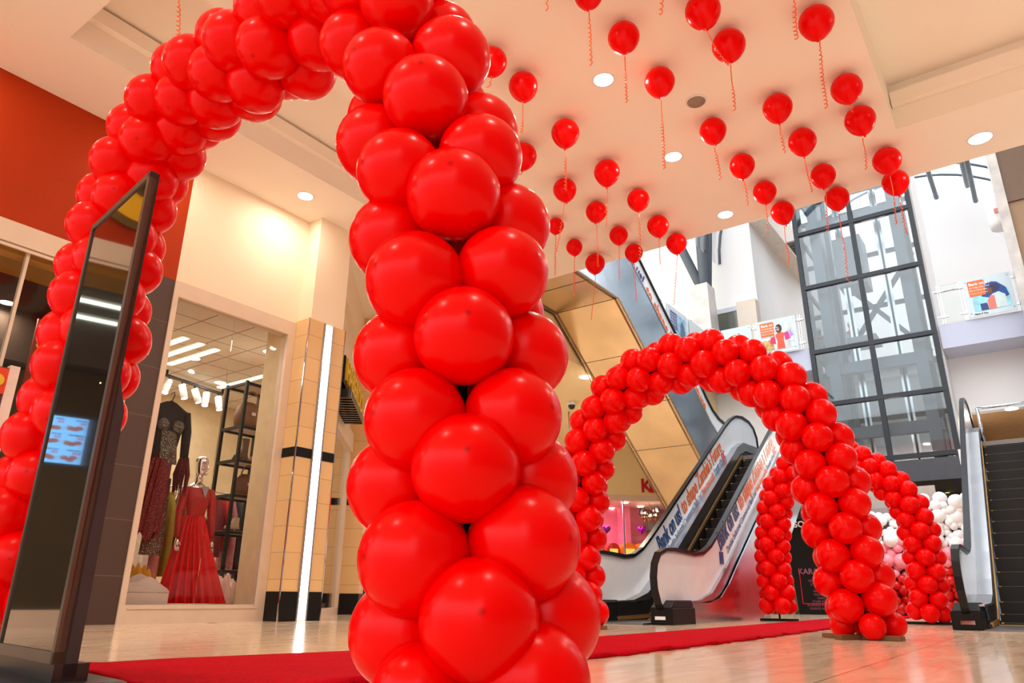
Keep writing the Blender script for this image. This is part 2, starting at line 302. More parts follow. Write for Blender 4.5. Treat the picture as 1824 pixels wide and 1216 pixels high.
# end wall (lunette) and vault
k = 30/24; A3 = [onX(a, b, 30) for a, b in ((1629, 351), (1692, 346), (1760, 356))]
def circ(p, q_, r_):
    ax, ay, bx, by, cx_, cy_ = p.y, p.z, q_.y, q_.z, r_.y, r_.z; d = 2*(ax*(by-cy_)+bx*(cy_-ay)+cx_*(ay-by))
    ux = ((ax*ax+ay*ay)*(by-cy_)+(bx*bx+by*by)*(cy_-ay)+(cx_*cx_+cy_*cy_)*(ay-by))/d
    uy = ((ax*ax+ay*ay)*(cx_-bx)+(bx*bx+by*by)*(ax-cx_)+(cx_*cx_+cy_*cy_)*(bx-ax))/d
    return ux, uy, math.hypot(ax-ux, ay-uy)
vy, vz, vr = circ(*A3)
poly = [(30, -6, 0)]+[(30, vy+vr*math.cos(a), vz+vr*math.sin(a)) for a in [math.radians(v) for v in range(0, 181, 4)] if -6 < vy+vr*math.cos(a) < 16]+[(30, 16, 0)]
struct('wall_end', MB().prism(poly, (.3, 0, 0)), WHITE)
# vaulted roof light: hoops, long ribs, panes
vr0 = vr-.05
vt = thing('vaulted_roof_light', 'arched glass roof light with grey tubular ribs above the white end wall', 'roof light', (20, vy, vz))
def hoop(x, r): return [(x, vy+r*math.cos(math.radians(a)), vz+r*math.sin(math.radians(a))) for a in range(0, 181, 6)]
for x, r in ((29.0, .05), (28.0, .05), (26.6, .11), (23, .11), (19.5, .11), (16, .11), (12.5, .11)): MB().tube(hoop(x, vr+.35), r, 8).build('hoop', GREYST, vt)
for x in (25, 24, 22, 20.7, 18, 14): MB().tube(hoop(x, vr+.35), .05, 6).build('hoop', GREYST, vt)
for (px, py) in ((1668, 352), (1738, 358)):
    P = onX(px, py, 29.3); MB().tube([(29.3, P.y, P.z), (26.5, P.y, P.z+.02), (10, P.y, P.z+.02)], .085, 10).build('long_rib', GREYST, vt)
for a in (118, 138, 158): MB().tube([(29.6, vy+(vr+.2)*math.cos(math.radians(a)), vz+(vr+.2)*math.sin(math.radians(a))), (10, vy+(vr+.2)*math.cos(math.radians(a)), vz+(vr+.2)*math.sin(math.radians(a)))], .09, 10).build('long_rib', GREYST, vt)
q = MB(); h0 = hoop(29.9, vr+.45); h1 = hoop(10.2, vr+.45); n = len(h0)
q.add(h0+h1, [(i, i+1, n+i+1, n+i) for i in range(n-1)]); q.build('glazing', glassmat('roof_glass', (.97, .98, 1), .3), vt)
# glazed lift shaft
X0, X1 = XB, XB+2.5; Y0, Y1 = 1.40, 4.34; Ym = onX(1587, 817, XB).y
zt = [onX(a, b, XB).z for a, b in ((1620, 368), (1641, 469), (1672, 590), (1687, 692), (1701, 805))]; ZT = 14.6; Zb = zt[-1]
lf = thing('glass_lift_shaft', 'tall glazed lift shaft with dark steel frame rising through the atrium', 'lift shaft', (XB, (Y0+Y1)/2, 0))
q = MB()
for x, y in ((X0, Y0), (X0, Y1), (X0, Ym), (X1, Y1)): q.box(x-.06, x+.06, y-.06, y+.06, Zb-.1, ZT)
for z in zt+[zt[0]+1.55, zt[0]+3.1]:
    q.box(X0-.07, X0+.07, Y0, Y1, z-.055, z+.055); q.box(X0, X1, Y1-.05, Y1+.05, z-.06, z+.06); q.box(X1-.05, X1+.05, Y0, Y1, z-.06, z+.06)
q.build('frame', DKST, lf)
q = MB(); q.box(X0-.05, X1, Y0, Y1, Zb-.62, Zb-.1); q.build('base_beam', mat('dark_beam', (70, 72, 78), .5), lf)
lv = sorted(zt)+[zt[0]+1.55, zt[0]+3.1]
for a, b in zip(lv[:-1], lv[1:]):
    MB().box(X0-.012, X0+.012, Y0+.07, Ym-.07, a+.07, b-.07).build('pane', LGLASS, lf); MB().box(X0-.012, X0+.012, Ym+.07, Y1-.07, a+.07, b-.07).build('pane', LGLASS, lf)
    MB().box(X0+.08, X1-.08, Y0-.012, Y0+.012, a+.07, b-.07).build('side_pane', LGLASS, lf); MB().box(X0+.08, X1-.08, Y1-.012, Y1+.012, a+.07, b-.07).build('side_pane', LGLASS, lf)
q = MB()
for y in (Y0+.42, Y1-.42): q.box(X0+.35, X0+.75, y-.14, y+.14, Zb, ZT); q.box(X0+1.1, X0+1.3, y-.08, y+.08, Zb, ZT); q.box(X0+1.75, X0+2.1, y-.14, y+.14, Zb, ZT)
for z in (zt[3]-.75, zt[2]-.45, zt[0]+.35, zt[0]+1.3): q.box(X0+.4, X0+.62, Y0+.2, Y1-.2, z-.15, z+.15)
for z in (zt[2]+1.5,): q.bar((X0+1.95, Y0+.3, z-1.4), (X0+1.95, Y1-.3, z+1.6), .12, .12); q.bar((X0+1.95, Y1-.3, z-1.4), (X0+1.95, Y0+.3, z+1.6), .12, .12)
q.build('inner_steelwork', GREYST, lf)
q = MB()
for y in (Y0+.95, Y1-.95): q.box(X0+1.0, X0+1.06, y-.03, y+.03, Zb, ZT); q.box(X0+1.0, X0+1.02, y-.09, y+.09, Zb, ZT)
q.build('guide_rail', STEEL, lf)
q = MB(); q.box(X0+.9, X0+1.8, Y1-1.5, Y1-.75, zt[2]+.4, zt[2]+.55).box(X0+.9, X0+1.8, Y1-1.5, Y1-.75, zt[1]+.2, zt[1]+1.7); q.build('counterweight', mat('counterweight_grey', (124, 134, 144), .5), lf)
q = MB(); q.box(X1+.4, X1+.6, Y0, Y1, 3.9, 6.2); q.box(X1+.4, X1+.6, Y0, Y1, 6.2, 6.8)
struct('wall_behind_lift', q, WHITE); struct('wall_lift_flank', MB().box(X0+.12, X1+.1, Y0-.10, Y0-.04, 3.2, ZT), WHITE)
q = MB(); q.box(X1+.5, 30, Y0-.4, Y1+.4, 4.6, 4.7); struct('ceiling_behind_lift', q, MATS['tan_ceiling'])
# gallery balustrades: glass panels, posts, rail, posters
def balus(px_list, plane, X, z0, label, posters, group='gallery balustrades'):
    pass
def post(name_parent, x, y, z0, h=1.02):
    q = MB(); x -= .02; q.box(x-.012, x+.012, y-.035, y-.02, z0, z0+h).box(x-.012, x+.012, y+.02, y+.035, z0, z0+h)
    for z in (z0+.18, z0+h-.16): q.box(x-.04, x+.03, y-.12, y+.12, z-.015, z+.015).box(x-.05, x+.03, y-.04, y+.04, z-.03, z+.03)
    q.build('post', CHROME, name_parent)
ZG = 6.82
def poster(kind, x, y0, y1, z0, z1, parent_label, axis='X', yfix=0):
    # board facing -x (axis X) or -y (axis Y); width runs from screen left to right
    if axis == 'X': o = Vector((x, y0, z0)); ux = Vector((0, -1, 0)); wd = y0-y1
    else: o = Vector((y0, x, z0)); ux = Vector((1, 0, 0)); wd = y1-y0
    nn = ux.cross(Vector((0, 0, 1))); uz = Vector((0, 0, 1)); H_ = z1-z0
    t = thing('poster_board', parent_label, 'poster', o, 'bank posters on the gallery balustrade')
    def P(u, v, d=0): return o+ux*(u*wd)+uz*(v*H_)+nn*d
    def poly(name, pts, m, d=.012): MB().prism([P(u, v, d) for u, v in pts], nn*.003).build(name, m, t)
    MB().prism([P(0, 0), P(1, 0), P(1, 1), P(0, 1)], nn*.01).build('board', LBLUE, t)
    def rect(a, b, c_, d_): return [(a, b), (c_, b), (c_, d_), (a, d_)]
    def ell(cx_, cy_, rx_, ry_, n=16, a0=0, a1=360): return [(cx_+rx_*math.cos(math.radians(a0+(a1-a0)*i/n)), cy_+ry_*math.sin(math.radians(a0+(a1-a0)*i/n))) for i in range(n+(0 if a1-a0 == 360 else 1))]
    q = MB()
    for u, v in ((.06, .08), (.94, .08), (.06, .92), (.94, .92)): q.lathe([(.012, 0), (.012, .01)], P(u, v, .01), 8, False, 'x' if axis == 'X' else 'y')
    q.build('stud', CHROME, t)
    if kind == 'logo':
        s = wd*.1
        poly('emblem_blue', [(.36, .42), (.36, .76), (.62, .80), (.52, .70), (.44, .68), (.44, .52)], BLUE); poly('emblem_orange', [(.42, .44), (.62, .46), (.63, .78), (.57, .66), (.56, .54), (.48, .52)], ORANGE, .018)
        text('lettering', 'ZICB', H_*.17, BLUE, frame(P(.34, .22, .013), ux, uz), t, .002, bold=.003)
        text('small_print', 'Zambia Industrial Commercial Bank', H_*.05, ORANGE, frame(P(.2, .12, .013), ux, uz), t, .001)
    elif kind in ('shopper', 'umbrella'):
        SK = mat('poster_skin', (120, 66, 46), .5); HR = mat('poster_hair', (40, 24, 26), .5)
        if kind == 'shopper':
            poly('backdrop', rect(.12, .1, .92, .8), mat('poster_scene', (206, 212, 214), .5, var=.25, scale=5)); poly('shop_glow', rect(.12, .1, .4, .4), mat('poster_gold', (196, 160, 90), .5, var=.5, scale=12), .014)
            poly('hair', ell(.56, .70, .08, .13), HR, .017); poly('dress', [(.48, .1), (.68, .1), (.66, .34), (.69, .54), (.62, .58), (.52, .58), (.46, .5), (.5, .34)], mat('poster_orange_dress', (232, 84, 52), .5), .016)
            poly('face', ell(.55, .68, .035, .07), mat('poster_face', (168, 104, 76), .5), .019)
            poly('shopping_bag', [(.3, .28), (.46, .26), (.44, .5), (.34, .46)], mat('poster_pink_bag', (214, 40, 92), .5), .015); poly('shopping_bag', [(.7, .32), (.84, .36), (.78, .58), (.68, .54)], mat('poster_magenta_bag', (200, 50, 130), .5), .015)
            poly('shopping_bag', [(.8, .38), (.92, .44), (.82, .62)], mat('poster_lilac_bag', (176, 140, 214), .5), .0155)
        else:
            poly('backdrop', rect(.14, .12, .9, .6), mat('poster_sky_blue', (150, 214, 226), .5, var=.25, scale=4)); poly('umbrella', [(.34, .48), (.4, .7), (.52, .85), (.7, .8), (.86, .62), (.9, .4), (.76, .34), (.5, .42)], mat('poster_umbrella', (8, 70, 150), .5), .014)
            poly('hat', ell(.6, .66, .14, .1), mat('poster_hat', (52, 34, 70), .5), .018); poly('face', ell(.52, .6, .06, .09), SK, .019); poly('jacket', [(.42, .12), (.84, .14), (.82, .44), (.7, .54), (.56, .5), (.5, .4)], mat('poster_jacket', (206, 226, 226), .5), .016)
            poly('blouse', [(.44, .12), (.6, .12), (.6, .46), (.52, .48), (.44, .34)], mat('poster_blouse', (226, 122, 110), .5), .0175); poly('handbag', [(.28, .12), (.44, .12), (.42, .3), (.28, .3)], BLUE, .0165)
        poly('orange_label', [(.1, .52), (.44, .52), (.45, .9), (.42, .93), (.1, .93), (.09, .9)], ORANGE, .02)
        text('headline', 'Bank on us!', H_*.1, WDECAL, frame(P(.12, .81, .024), ux, uz), t, .001, bold=.002)
        for i_, s_ in enumerate(('to help you save', 'for a rainy day', 'Open an account today') if kind == 'umbrella' else ('to fund the things', 'you love the most', 'Apply for a loan today')): text('caption', s_, H_*(.065 if i_ < 2 else .04), WDECAL, frame(P(.12, .73-.075*i_, .024), ux, uz), t, .001)
        text('footer', 'Here 4 You', H_*.06, BLACKM, frame(P(.12, .03, .013), ux, uz), t, .001, bold=.002)
    else:
        poly('backdrop', rect(.1, .12, .9, .85), mat('poster_grey_blue', (150, 190, 214), .5, var=.3, scale=4)); poly('text_block', rect(.1, .35, .42, .85), mat('poster_slate', (92, 104, 150), .5), .015); poly('figure', [(.55, .12), (.85, .12), (.8, .6), (.7, .75), (.6, .6)], mat('poster_slate_dark', (70, 110, 140), .5), .015)
        for i_ in range(4): text('caption', 'Bank on us', H_*.07, WDECAL, frame(P(.13, .74-.09*i_, .02), ux, uz), t, .001)
bl = thing('gallery_balustrade', 'frameless glass balustrade left of the lift shaft on the gallery edge', 'balustrade', (XB, 4.4, ZG))
yA = onX(1285, 595, XB).y; yB = onX(1345, 580, XB).y; yC = onX(1420, 567, XB).y
for a, b in ((yA, yB+.05), (yB-.05, yC+.05), (yC-.08, Y1+.12)): MB().box(XB-.008, XB+.008, b, a, ZG+.02, ZG+1.02).build('glass_panel', CLGLASS, bl)
for y in (yA+.06, yB, yC-.05): post(bl, XB, y, ZG)
MB().tube([(XB-.02, yC, ZG+.86), (XB-.02, Y1+.16, ZG+.86)], .025).build('rail', STEEL, bl)
poster('logo', XB-.1, yA-.03, yB+.1, ZG+.02, ZG+.98, 'white bank logo poster with blue and orange emblem on the gallery balustrade')
poster('shopper', XB-.1, yB-.06, yC+.03, ZG+.0, ZG+1.0, 'poster of a woman in an orange dress with shopping bags, left of the lift')
br = thing('gallery_balustrade', 'frameless glass balustrade right of the lift shaft on the gallery edge', 'balustrade', (XB, 0, ZG))
yD = onX(1670, 520, XB).y; yE = onX(1711, 503, XB).y; yF = onX(1800, 483, XB).y
for a, b in ((yD, yE+.05), (yE-.05, yF+.03), (yF-.1, -2.5)): MB().box(XB-.008, XB+.008, b, a, ZG+.02, ZG+1.02).build('glass_panel', CLGLASS, br)
for y in (yD-.02, yE+.03, yF-.06): post(br, XB, y, ZG)
MB().tube([(XB-.02, Y0-.16, ZG+.86), (XB-.02, yE, ZG+.86)], .025).build('rail', STEEL, br)
poster('umbrella', XB-.1, yE-.03, yF+.03, ZG+.02, ZG+1.0, 'poster of a woman under a blue umbrella, right of the lift')
poster('slate', XB-.1, yF-.2, yF-1.2, ZG+.02, ZG+1.0, 'poster cut by the brown column at the right edge of the gallery')
bs = thing('gallery_balustrade', 'glass balustrade hung with posters beside the upper escalator handrail', 'balustrade', (18, 7.25, ZG))
for a, b in ((15.2, 16.9), (17.0, 18.4), (18.45, 19.95)): MB().box(a, b, 7.24, 7.256, ZG+.02, ZG+1.02).build('glass_panel', CLGLASS, bs)
for x in (16.95, 18.42, 19.97):
    MB().box(x-.02, x+.02, 7.2, 7.23, ZG, ZG+1.05).build('post', CHROME, bs)
poster('slate', 7.2, 17.05, 18.35, ZG+.02, ZG+1.0, 'grey-blue poster nearest the upper escalator handrail on the side balustrade', 'Y')
poster('logo', 7.2, 18.5, 19.9, ZG+.02, ZG+1.0, 'bank logo poster beside the marble column on the side balustrade', 'Y')
# marble column with forked steel struts
Pm = onX(1233, 512, 20.9); Pn = onX(1262, 505, 20.9)
mc = thing('marble_column', 'square veined white marble column carrying forked grey steel struts', 'column', (21.1, (Pm.y+Pn.y)/2, ZG))
MB().hexa([(20.7, Pn.y-.05, 6.82), (21.5, Pn.y-.05, 6.82), (21.5, Pm.y+.1, 6.82), (20.7, Pm.y+.1, 6.82)], [(20.75, Pn.y, Pm.z), (21.4, Pn.y, Pm.z), (21.4, Pm.y, Pm.z), (20.75, Pm.y, Pm.z)]).build('shaft', WMARB, mc)
yc_ = (Pm.y+Pn.y)/2
MB().tube([(21.1, yc_-.1, Pm.z), (21.1, yc_-.12, 15)], .2, 14).build('strut', GREYST, mc)
MB().tube([(21.1, yc_+.05, Pm.z), (21.1, yc_+1.9, 15)], .15, 14).build('strut', GREYST, mc)
MB().tube([(21.1, yc_-.2, Pm.z), (21.6, yc_-.5, 15)], .1, 14).build('strut', GREYST, mc)
# tall brown column on the right
bc = thing('brown_column', 'tall bronze-brown clad column at the right edge of the atrium', 'column', (19.1, -.9, 0))
MB().box(18.9, 19.5, -3.2, -.66, 9.15, 14).build('upper_panel', mat('bronze_brown_panel', (104, 78, 54), .4, var=.04), bc)
MB().box(18.95, 19.5, -3.2, -.66, 0, 9.15).build('lower_cladding', mat('tan_stone', (150, 118, 88), .5, var=.04), bc)
MB().box(18.85, 19.5, -.66, -.46, 0, 14).build('marble_edge', WMARB, bc)
P = onX(1779, 378, 20.4)
ub = thing('wall_urn_light', 'white cylindrical wall box high beside the brown column', 'wall light', P)
MB().lathe([(.24, -.45), (.26, -.3), (.27, .35), (.2, .42)], P, 20).build('body', WHITE, ub); MB().box(P.x-.29, P.x-.26, P.y-.15, P.y+.1, P.z-.12, P.z).build('label', mat('label_pink', (226, 150, 140), .5), ub)
P = onX(1385, 410, 26)
vg = thing('air_grille', 'grey slatted air grille on the sloping soffit beside the lift', 'vent', (26, P.y, P.z))
q = MB(); A_, B_, C_ = onX(1364, 398, 25), onX(1376, 394, 25), onX(1396, 424, 28)
d_ = Vector((3.2, 0, 0)); b0 = Vector((24.2, yc-.75, 11.95)); q.box(24.2, 27.2, yc-1.15, yc-.6, 12.14, 12.2); q.build('plate', mat('vent_grey', (150, 146, 138), .5), vg)
q = MB()
for i in range(14): q.box(24.25+.21*i, 24.33+.21*i, yc-1.12, yc-.63, 12.08, 12.14)
q.build('slats', mat('vent_slat', (110, 106, 100), .5), vg)
# ------------------------------------------------------------------ escalators
def fit_text(name, s, P0, P1, h, material, parent, up=(0, 0, 1), d=.006, bold=.0, ext=.0015):
    # lettering that runs exactly from P0 to P1 along a flat panel
    P0 = Vector(P0); P1 = Vector(P1); x = (P1-P0); wd = x.length; M = frame(P0, x, up); c = bpy.data.curves.new('t', 'FONT'); c.body = s; c.size = 1; c.offset = bold
    o = bpy.data.objects.new('t', c); COL.objects.link(o); me = bpy.data.meshes.new_from_object(o.evaluated_get(bpy.context.evaluated_depsgraph_get())); bpy.data.objects.remove(o)
    w0 = max(v.co.x for v in me.vertices); bpy.data.meshes.remove(me)
    M = M @ Matrix.Translation((0, 0, d)); return text(name, s, h/.72, material, M, parent, ext, 0, 'LEFT', bold, wd/(w0*h/.72))
def interp(path, x):
    for (a, b), (c_, d) in zip(path[:-1], path[1:]):
        if a <= x <= c_: return b+(d-b)*(x-a)/(c_-a)
    return path[-1][1] if x > path[-1][0] else path[0][1]
HR = [(9.08, .12), (8.92, .15), (8.80, .25), (8.72, .42), (8.71, .56), (8.76, .72), (8.88, .85), (9.08, .91), (9.35, .925), (9.7, .915), (10.05, .9), (10.35, .93), (10.65, 1.04), (10.95, 1.215), (11.38, 1.486)]
HR += [(11.38+.5*i, 1.486+.3245*i) for i in range(1, 8)]+[(15.3, 4.0), (15.65, 4.14), (16.05, 4.2), (16.5, 4.18), (16.8, 4.08), (16.98, 3.88), (17.0, 3.66), (16.9, 3.5)]
DK = [(9.0, .27), (9.6, .28), (10.02, .29), (10.49, .39), (10.86, .59), (11.5, .97), (15.2, 3.37), (15.6, 3.53), (17.0, 3.58)]
DL = [(9.5, .26), (10.3, .26), (10.72, .33), (11.1, .52), (11.43, .74), (15.3, 3.22), (15.7, 3.36), (17.0, 3.40)]
def escalator(name, label, yL, yR, dx, deck, group=None):
    t = thing(name, label, 'escalator', (9.2+dx, (yL+yR)/2, 0), group)
    s3 = lambda p, y: (p[0]+dx, y, p[1])
    for y, sg in ((yL, -1), (yR, 1)):
        MB().sweep([s3(p, y) for p in HR], .08, .045).build('handrail', RUB, t)
        ins = []
        n = len(HR)
        for i, p in enumerate(HR):
            a = Vector(HR[max(i-1, 0)]); b = Vector(HR[min(i+1, n-1)]); d = (b-a).normalized(); nn = Vector((d.y, -d.x)); ins.append((p[0]+nn.x*.03, p[1]+nn.y*.03))
        poly = [s3(p, y-.008) for p in ins]+[s3(p, y-.008) for p in reversed([(9.15, .27)]+DK[1:-1]+[(16.85, 3.56)])]
        MB().prism(poly, (0, .016, 0)).build('balustrade_panel', WDECAL, t)
        MB().sweep([s3((p[0]+(.02 if i < 8 else 0), p[1]-.034), y) for i, p in enumerate(HR) if i > 3 and i < n-3], .035, .02).build('handrail_guide', STEEL, t)
        # sill (deck) inside and outside the panel and the skirt beside the steps
        q = MB(); yi = y+sg*deck
        for (a, b) in zip(DK[:-1], DK[1:]):
            za_, zb_ = interp(DL, a[0]), interp(DL, b[0])
            q.hexa([(a[0]+dx, min(y-sg*.06, yi), min(za_, a[1]-.02)), (b[0]+dx, min(y-sg*.06, yi), min(zb_, b[1]-.02)), (b[0]+dx, max(y-sg*.06, yi), min(zb_, b[1]-.02)), (a[0]+dx, max(y-sg*.06, yi), min(za_, a[1]-.02))],
                   [(a[0]+dx, min(y-sg*.06, yi), a[1]), (b[0]+dx, min(y-sg*.06, yi), b[1]), (b[0]+dx, max(y-sg*.06, yi), b[1]), (a[0]+dx, max(y-sg*.06, yi), a[1])])
        q.build('deck', STEEL, t)
        q = MB(); y0, y1 = sorted((yi-sg*.02, yi)); poly = [s3(p, y0) for p in [(9.5, .02), (10.5, .02), (12.2, .9), (15.7, 3.1), (17, 3.2)]]+[s3((p[0], p[1]), y0) for p in reversed(DL)]
        q.prism(poly, (0, y1-y0, 0)).build('skirt', mat('dark_skirt', (46, 44, 44), .35, .6), t)
        yo = y-sg*.10; y0, y1 = sorted((yo, yo+sg*.02))
        poly = [s3(p, y0) for p in [(9.5, 0), (12.47, 0), (15.5, 2.04), (16.0, 2.3), (17.0, 2.3)]]+[s3(p, y0) for p in reversed(DL)]
        MB().prism(poly, (0, y1-y0, 0)).build('side_cladding', MIRST, t)
        q = MB(); q.box(8.86+dx, 9.58+dx, min(y-sg*.16, y+sg*.14), max(y-sg*.16, y+sg*.14), 0, .20); q.hexa([(8.86+dx, y-.14, .20), (9.58+dx, y-.14, .20), (9.58+dx, y+.14, .20), (8.86+dx, y+.14, .20)], [(9.02+dx, y-.12, .29), (9.58+dx, y-.12, .29), (9.58+dx, y+.12, .29), (9.02+dx, y+.12, .29)])
        nb = q.build('newel_base', BLACKM, t, bevel=.01); MB().box(8.84+dx, 8.865+dx, y-.07, y+.07, .06, .1).build('badge', CHROME, nb)
        MB().sweep([s3((9.5, .05), yi), s3((10.5, .07), yi), s3((10.8, .2), yi), s3((11.4, .6), yi), s3((15.4, 3.2), yi)], .03, .05).build('skirt_brush', mat('brass_strip', (196, 150, 92), .35, .8), t)
    ya, yb = yR+deck+.02, yL-deck-.02
    q = MB().box(8.7+dx, 10.4+dx, ya, yb, 0, .02); q.build('floor_plate', mat('ribbed_floor_plate', (120, 120, 120), .35, .9), t)
    MB().box(10.4+dx, 10.44+dx, ya, yb, 0, .03).build('comb', mat('yellow_comb', (220, 170, 50), .5), t)
    x = 10.45; z = 0.0; i = 0
    ST = mat('step_black', (24, 22, 22), .45, .3); LN = mat('step_line', (84, 80, 76), .5)
    while z < 3.19 and i < 20:
        r = min(.2, .05+.05*i) if i < 3 else .2
        z1 = min(z+r, 3.2); q = MB(); q.hexa([(x+dx, ya, z-.25 if i else -.0), (x+.33+dx, ya, z-.25 if i else 0), (x+.33+dx, yb, z-.25 if i else 0), (x+dx, yb, z-.25 if i else 0)], [(x+dx, ya, z1), (x+.33+dx, ya, z1), (x+.33+dx, yb, z1), (x+dx, yb, z1)])
        so = q.build('step', ST, t); q = MB().box(x-.006+dx, x+.012+dx, ya+.05, yb-.05, z1-.004, z1+.004)
        q.build('tread_edge', LN, so); MB().box(x-.008+dx, x+.03+dx, yb-.045, yb-.015, z1-.008, z1+.005).build('yellow_mark', MATS['yellow_comb'], so)
        x += .308; z = z1; i += 1
    MB().box(15.38+dx, 17.02+dx-dx*.1, ya, yb, 3.12, 3.205).build('floor_plate', MATS['ribbed_floor_plate'], t)
    MB().prism([s3(p, yR-.08) for p in [(12.47, 0), (12.5, -.0), (15.5, 2.04), (16.0, 2.3), (17.0, 2.3), (17, 2.34), (16, 2.34), (15.48, 2.08), (12.44, .04)]], (0, yL-yR+.16, 0)).build('underside', MIRST, t)
    return t
e1 = escalator('escalator', 'white-sided escalator with blue and orange bank slogan rising beyond the middle arch', 5.2, 4.11, 0, .15)
S1 = 'Bank on us!'; S2 = "to shape Zambia's Future"; SM = 'Zambia Industrial Commercial Bank Ltd'
def slogan(par, y, pa, pb, pc, h, sa, sb, hs, yoff=-.009):
    A = onY(*pa, y+yoff); B = onY(*pb, y+yoff)
    fit_text('slogan_blue', S1, A, A.lerp(B, .295), h, BLUE, par, bold=.012); fit_text('slogan_orange', S2, A.lerp(B, .325), B, h, ORANGE, par, bold=.008)
    D0 = onY(*sa, y+yoff); D1 = onY(*sb, y+yoff)
    fit_text('small_print', SM, D0, D0.lerp(D1, .52), hs, mat('print_blue', (60, 96, 140), .4), par); fit_text('small_print', '| Making dreams possible', D0.lerp(D1, .53), D0.lerp(D1, .76), hs, ORANGE, par)
    fit_text('small_print', '| A member of the', D0.lerp(D1, .77), D0.lerp(D1, .93), hs, MATS['print_blue'], par); fit_text('small_print', 'IDC', D0.lerp(D1, .94), D1, hs*1.3, mat('print_red', (200, 40, 50), .4), par, bold=.01)
slogan(e1, 5.2, (1177, 987), (1286, 803), 0, .30, (1192, 984), (1292, 813), .115)
slogan(e1, 4.11, (1283, 981), (1378, 795), 0, .29, (1296, 986), (1383, 805), .105)
P = onY(1284, 997, 4.1); MB().box(P.x-.05, P.x+.1, 4.09, 4.098, P.z-.06, P.z+.12).build('emblem_square', BLUE, e1)
for (a, b) in ((1277, 925), (1300, 1018)), ((1150, 938), (1165, 998)):
    pass
e2 = escalator('escalator', 'black-stepped escalator at the right edge, seen head-on', .93, -.24, 1.1, .18)
MB().tube([(16.9, .72, 3.95), (16.9, -.1, 3.95)], .03).build('barrier_rail', CHROME, e2); MB().tube([(16.9, .72, 3.2), (16.9, .72, 3.95)], .03).build('barrier_post', CHROME, e2)
# upper escalator, seen from below, rising towards the camera
ue = thing('upper_escalator', 'upper escalator with bronze underside climbing behind the hanging balloons', 'escalator', (16, 6.7, 3.2))
yN, yFr = 6.0, 7.45
hz = lambda x: 5.81-.70*(x-14.9)
HU = [(9.6, 7.95), (11.3, 7.95), (11.7, 7.88), (12.05, 7.72), (12.4, hz(12.4))]+[(12.4+.5*i, hz(12.4+.5*i)) for i in range(1, 8)]+[(16.25, 4.83), (16.6, 4.6), (17.0, 4.46), (17.5, 4.4), (18.0, 4.36), (18.2, 4.1), (18.15, 3.85)]
PB = [(9.6, 7.33), (11.6, 7.33), (12.1, 7.15), (12.6, hz(12.6)-.62), (15.8, hz(15.8)-.62), (16.3, 4.2), (17, 3.85), (18.1, 3.8)]
CB = [(9.6, 5.84), (11.78, 5.84), (15.2, 5.84-.70*3.42), (17.0, 2.19), (18.4, 2.15)]
for y in (yN, yFr):
    MB().sweep([(a, y+.06, b) for a, b in HU], .08, .05).build('handrail', RUB, ue)
    MB().prism([(a, y+.055, b-.03) for a, b in HU]+[(a, y+.055, b) for a, b in reversed(PB)], (0, .016, 0)).build('balustrade_panel', WDECAL, ue)
    MB().prism([(a, y-.01, b) for a, b in PB]+[(a, y-.01, b) for a, b in reversed(CB)], (0, .02, 0)).build('side_cladding', MIRST, ue)
    MB().prism([(a, y-.02, b-.02) for a, b in PB]+[(a, y-.02, b+.03) for a, b in reversed(PB)], (0, .1, 0)).build('deck', STEEL, ue)
q = MB(); nCB = len(CB)
q.prism([(a, yN, b) for a, b in CB]+[(a, yN, b+.03) for a, b in reversed(CB)], (0, yFr-yN, 0)); q.build('underside', BRONZE, ue)
for y in (yN-.03, yN+.05, yFr-.05, yFr+.03): MB().sweep([(a, y, b-.015) for a, b in CB], .02, .03).build('edge_trim', mat('bronze_trim', (168, 142, 112), .3, .9), ue)
q = MB()
for x in (10.7, 11.78, 12.9, 14.0, 15.1): z_ = interp(CB, x); q.box(x-.006, x+.006, yN, yFr, z_-.004, z_+.01)
q.build('panel_seam', BLACKM, ue)
q = MB(); q.prism([(a, yN+.1, b-.1) for a, b in PB]+[(a, yN+.1, b-.25) for a, b in reversed(PB)], (0, yFr-yN-.15, 0)); q.build('step_band', MATS['step_black'], ue)
A = onY(1120, 469, yN+.05); B = onY(1262, 722, yN+.05)
Ax, Bx = 11.95, 16.0
mk = lambda x: Vector((x, yN+.05, hz(x)-.50))
fit_text('slogan_blue', S1, mk(11.75), mk(13.05), .28, BLUE, ue, bold=.012, d=.004); fit_text('slogan_orange', S2, mk(13.2), mk(16.1), .28, ORANGE, ue, bold=.01, d=.004)
# ------------------------------------------------------------------ balloons
def balloon_mesh(name, mb_n=28, mb_m=16, el=1.0):
    q = MB(); pr = [(.012, -.5*el-.10), (.04, -.5*el-.097), (.036, -.5*el-.075), (.016, -.5*el-.055), (.03, -.5*el-.035)]
    for i in range(1, mb_m+1):
        a = math.pi*(1-i/mb_m); r = math.sin(a); z = math.cos(a)
        if z < 0: zz = z*.5*el*(1.0+.04*(-z)**2); rr = .5*r*(1-.10*el**5*(-z)**1.5)
        else: zz = z*.5; rr = .5*r
        if i == mb_m: rr = .002
        if rr > .03 or z > 0: pr.append((rr, zz))
    q.lathe(pr, (0, 0, 0), mb_n); return q.mesh(name)
BM = balloon_mesh('balloon'); BM.materials.append(RED)
BMS = balloon_mesh('balloon_small', 16, 10)
BMH = balloon_mesh('balloon_body', 28, 18, 1.15); BMH.materials.append(RED)
def basis(z, roll=0):
    z = Vector(z).normalized(); a = Vector((0, 0, 1)) if abs(z.z) < .9 else Vector((1, 0, 0)); x = a.cross(z).normalized(); y = z.cross(x)
    M = Matrix((x, y, z)).transposed().to_4x4(); return M @ Matrix.Rotation(roll, 4, 'Z')
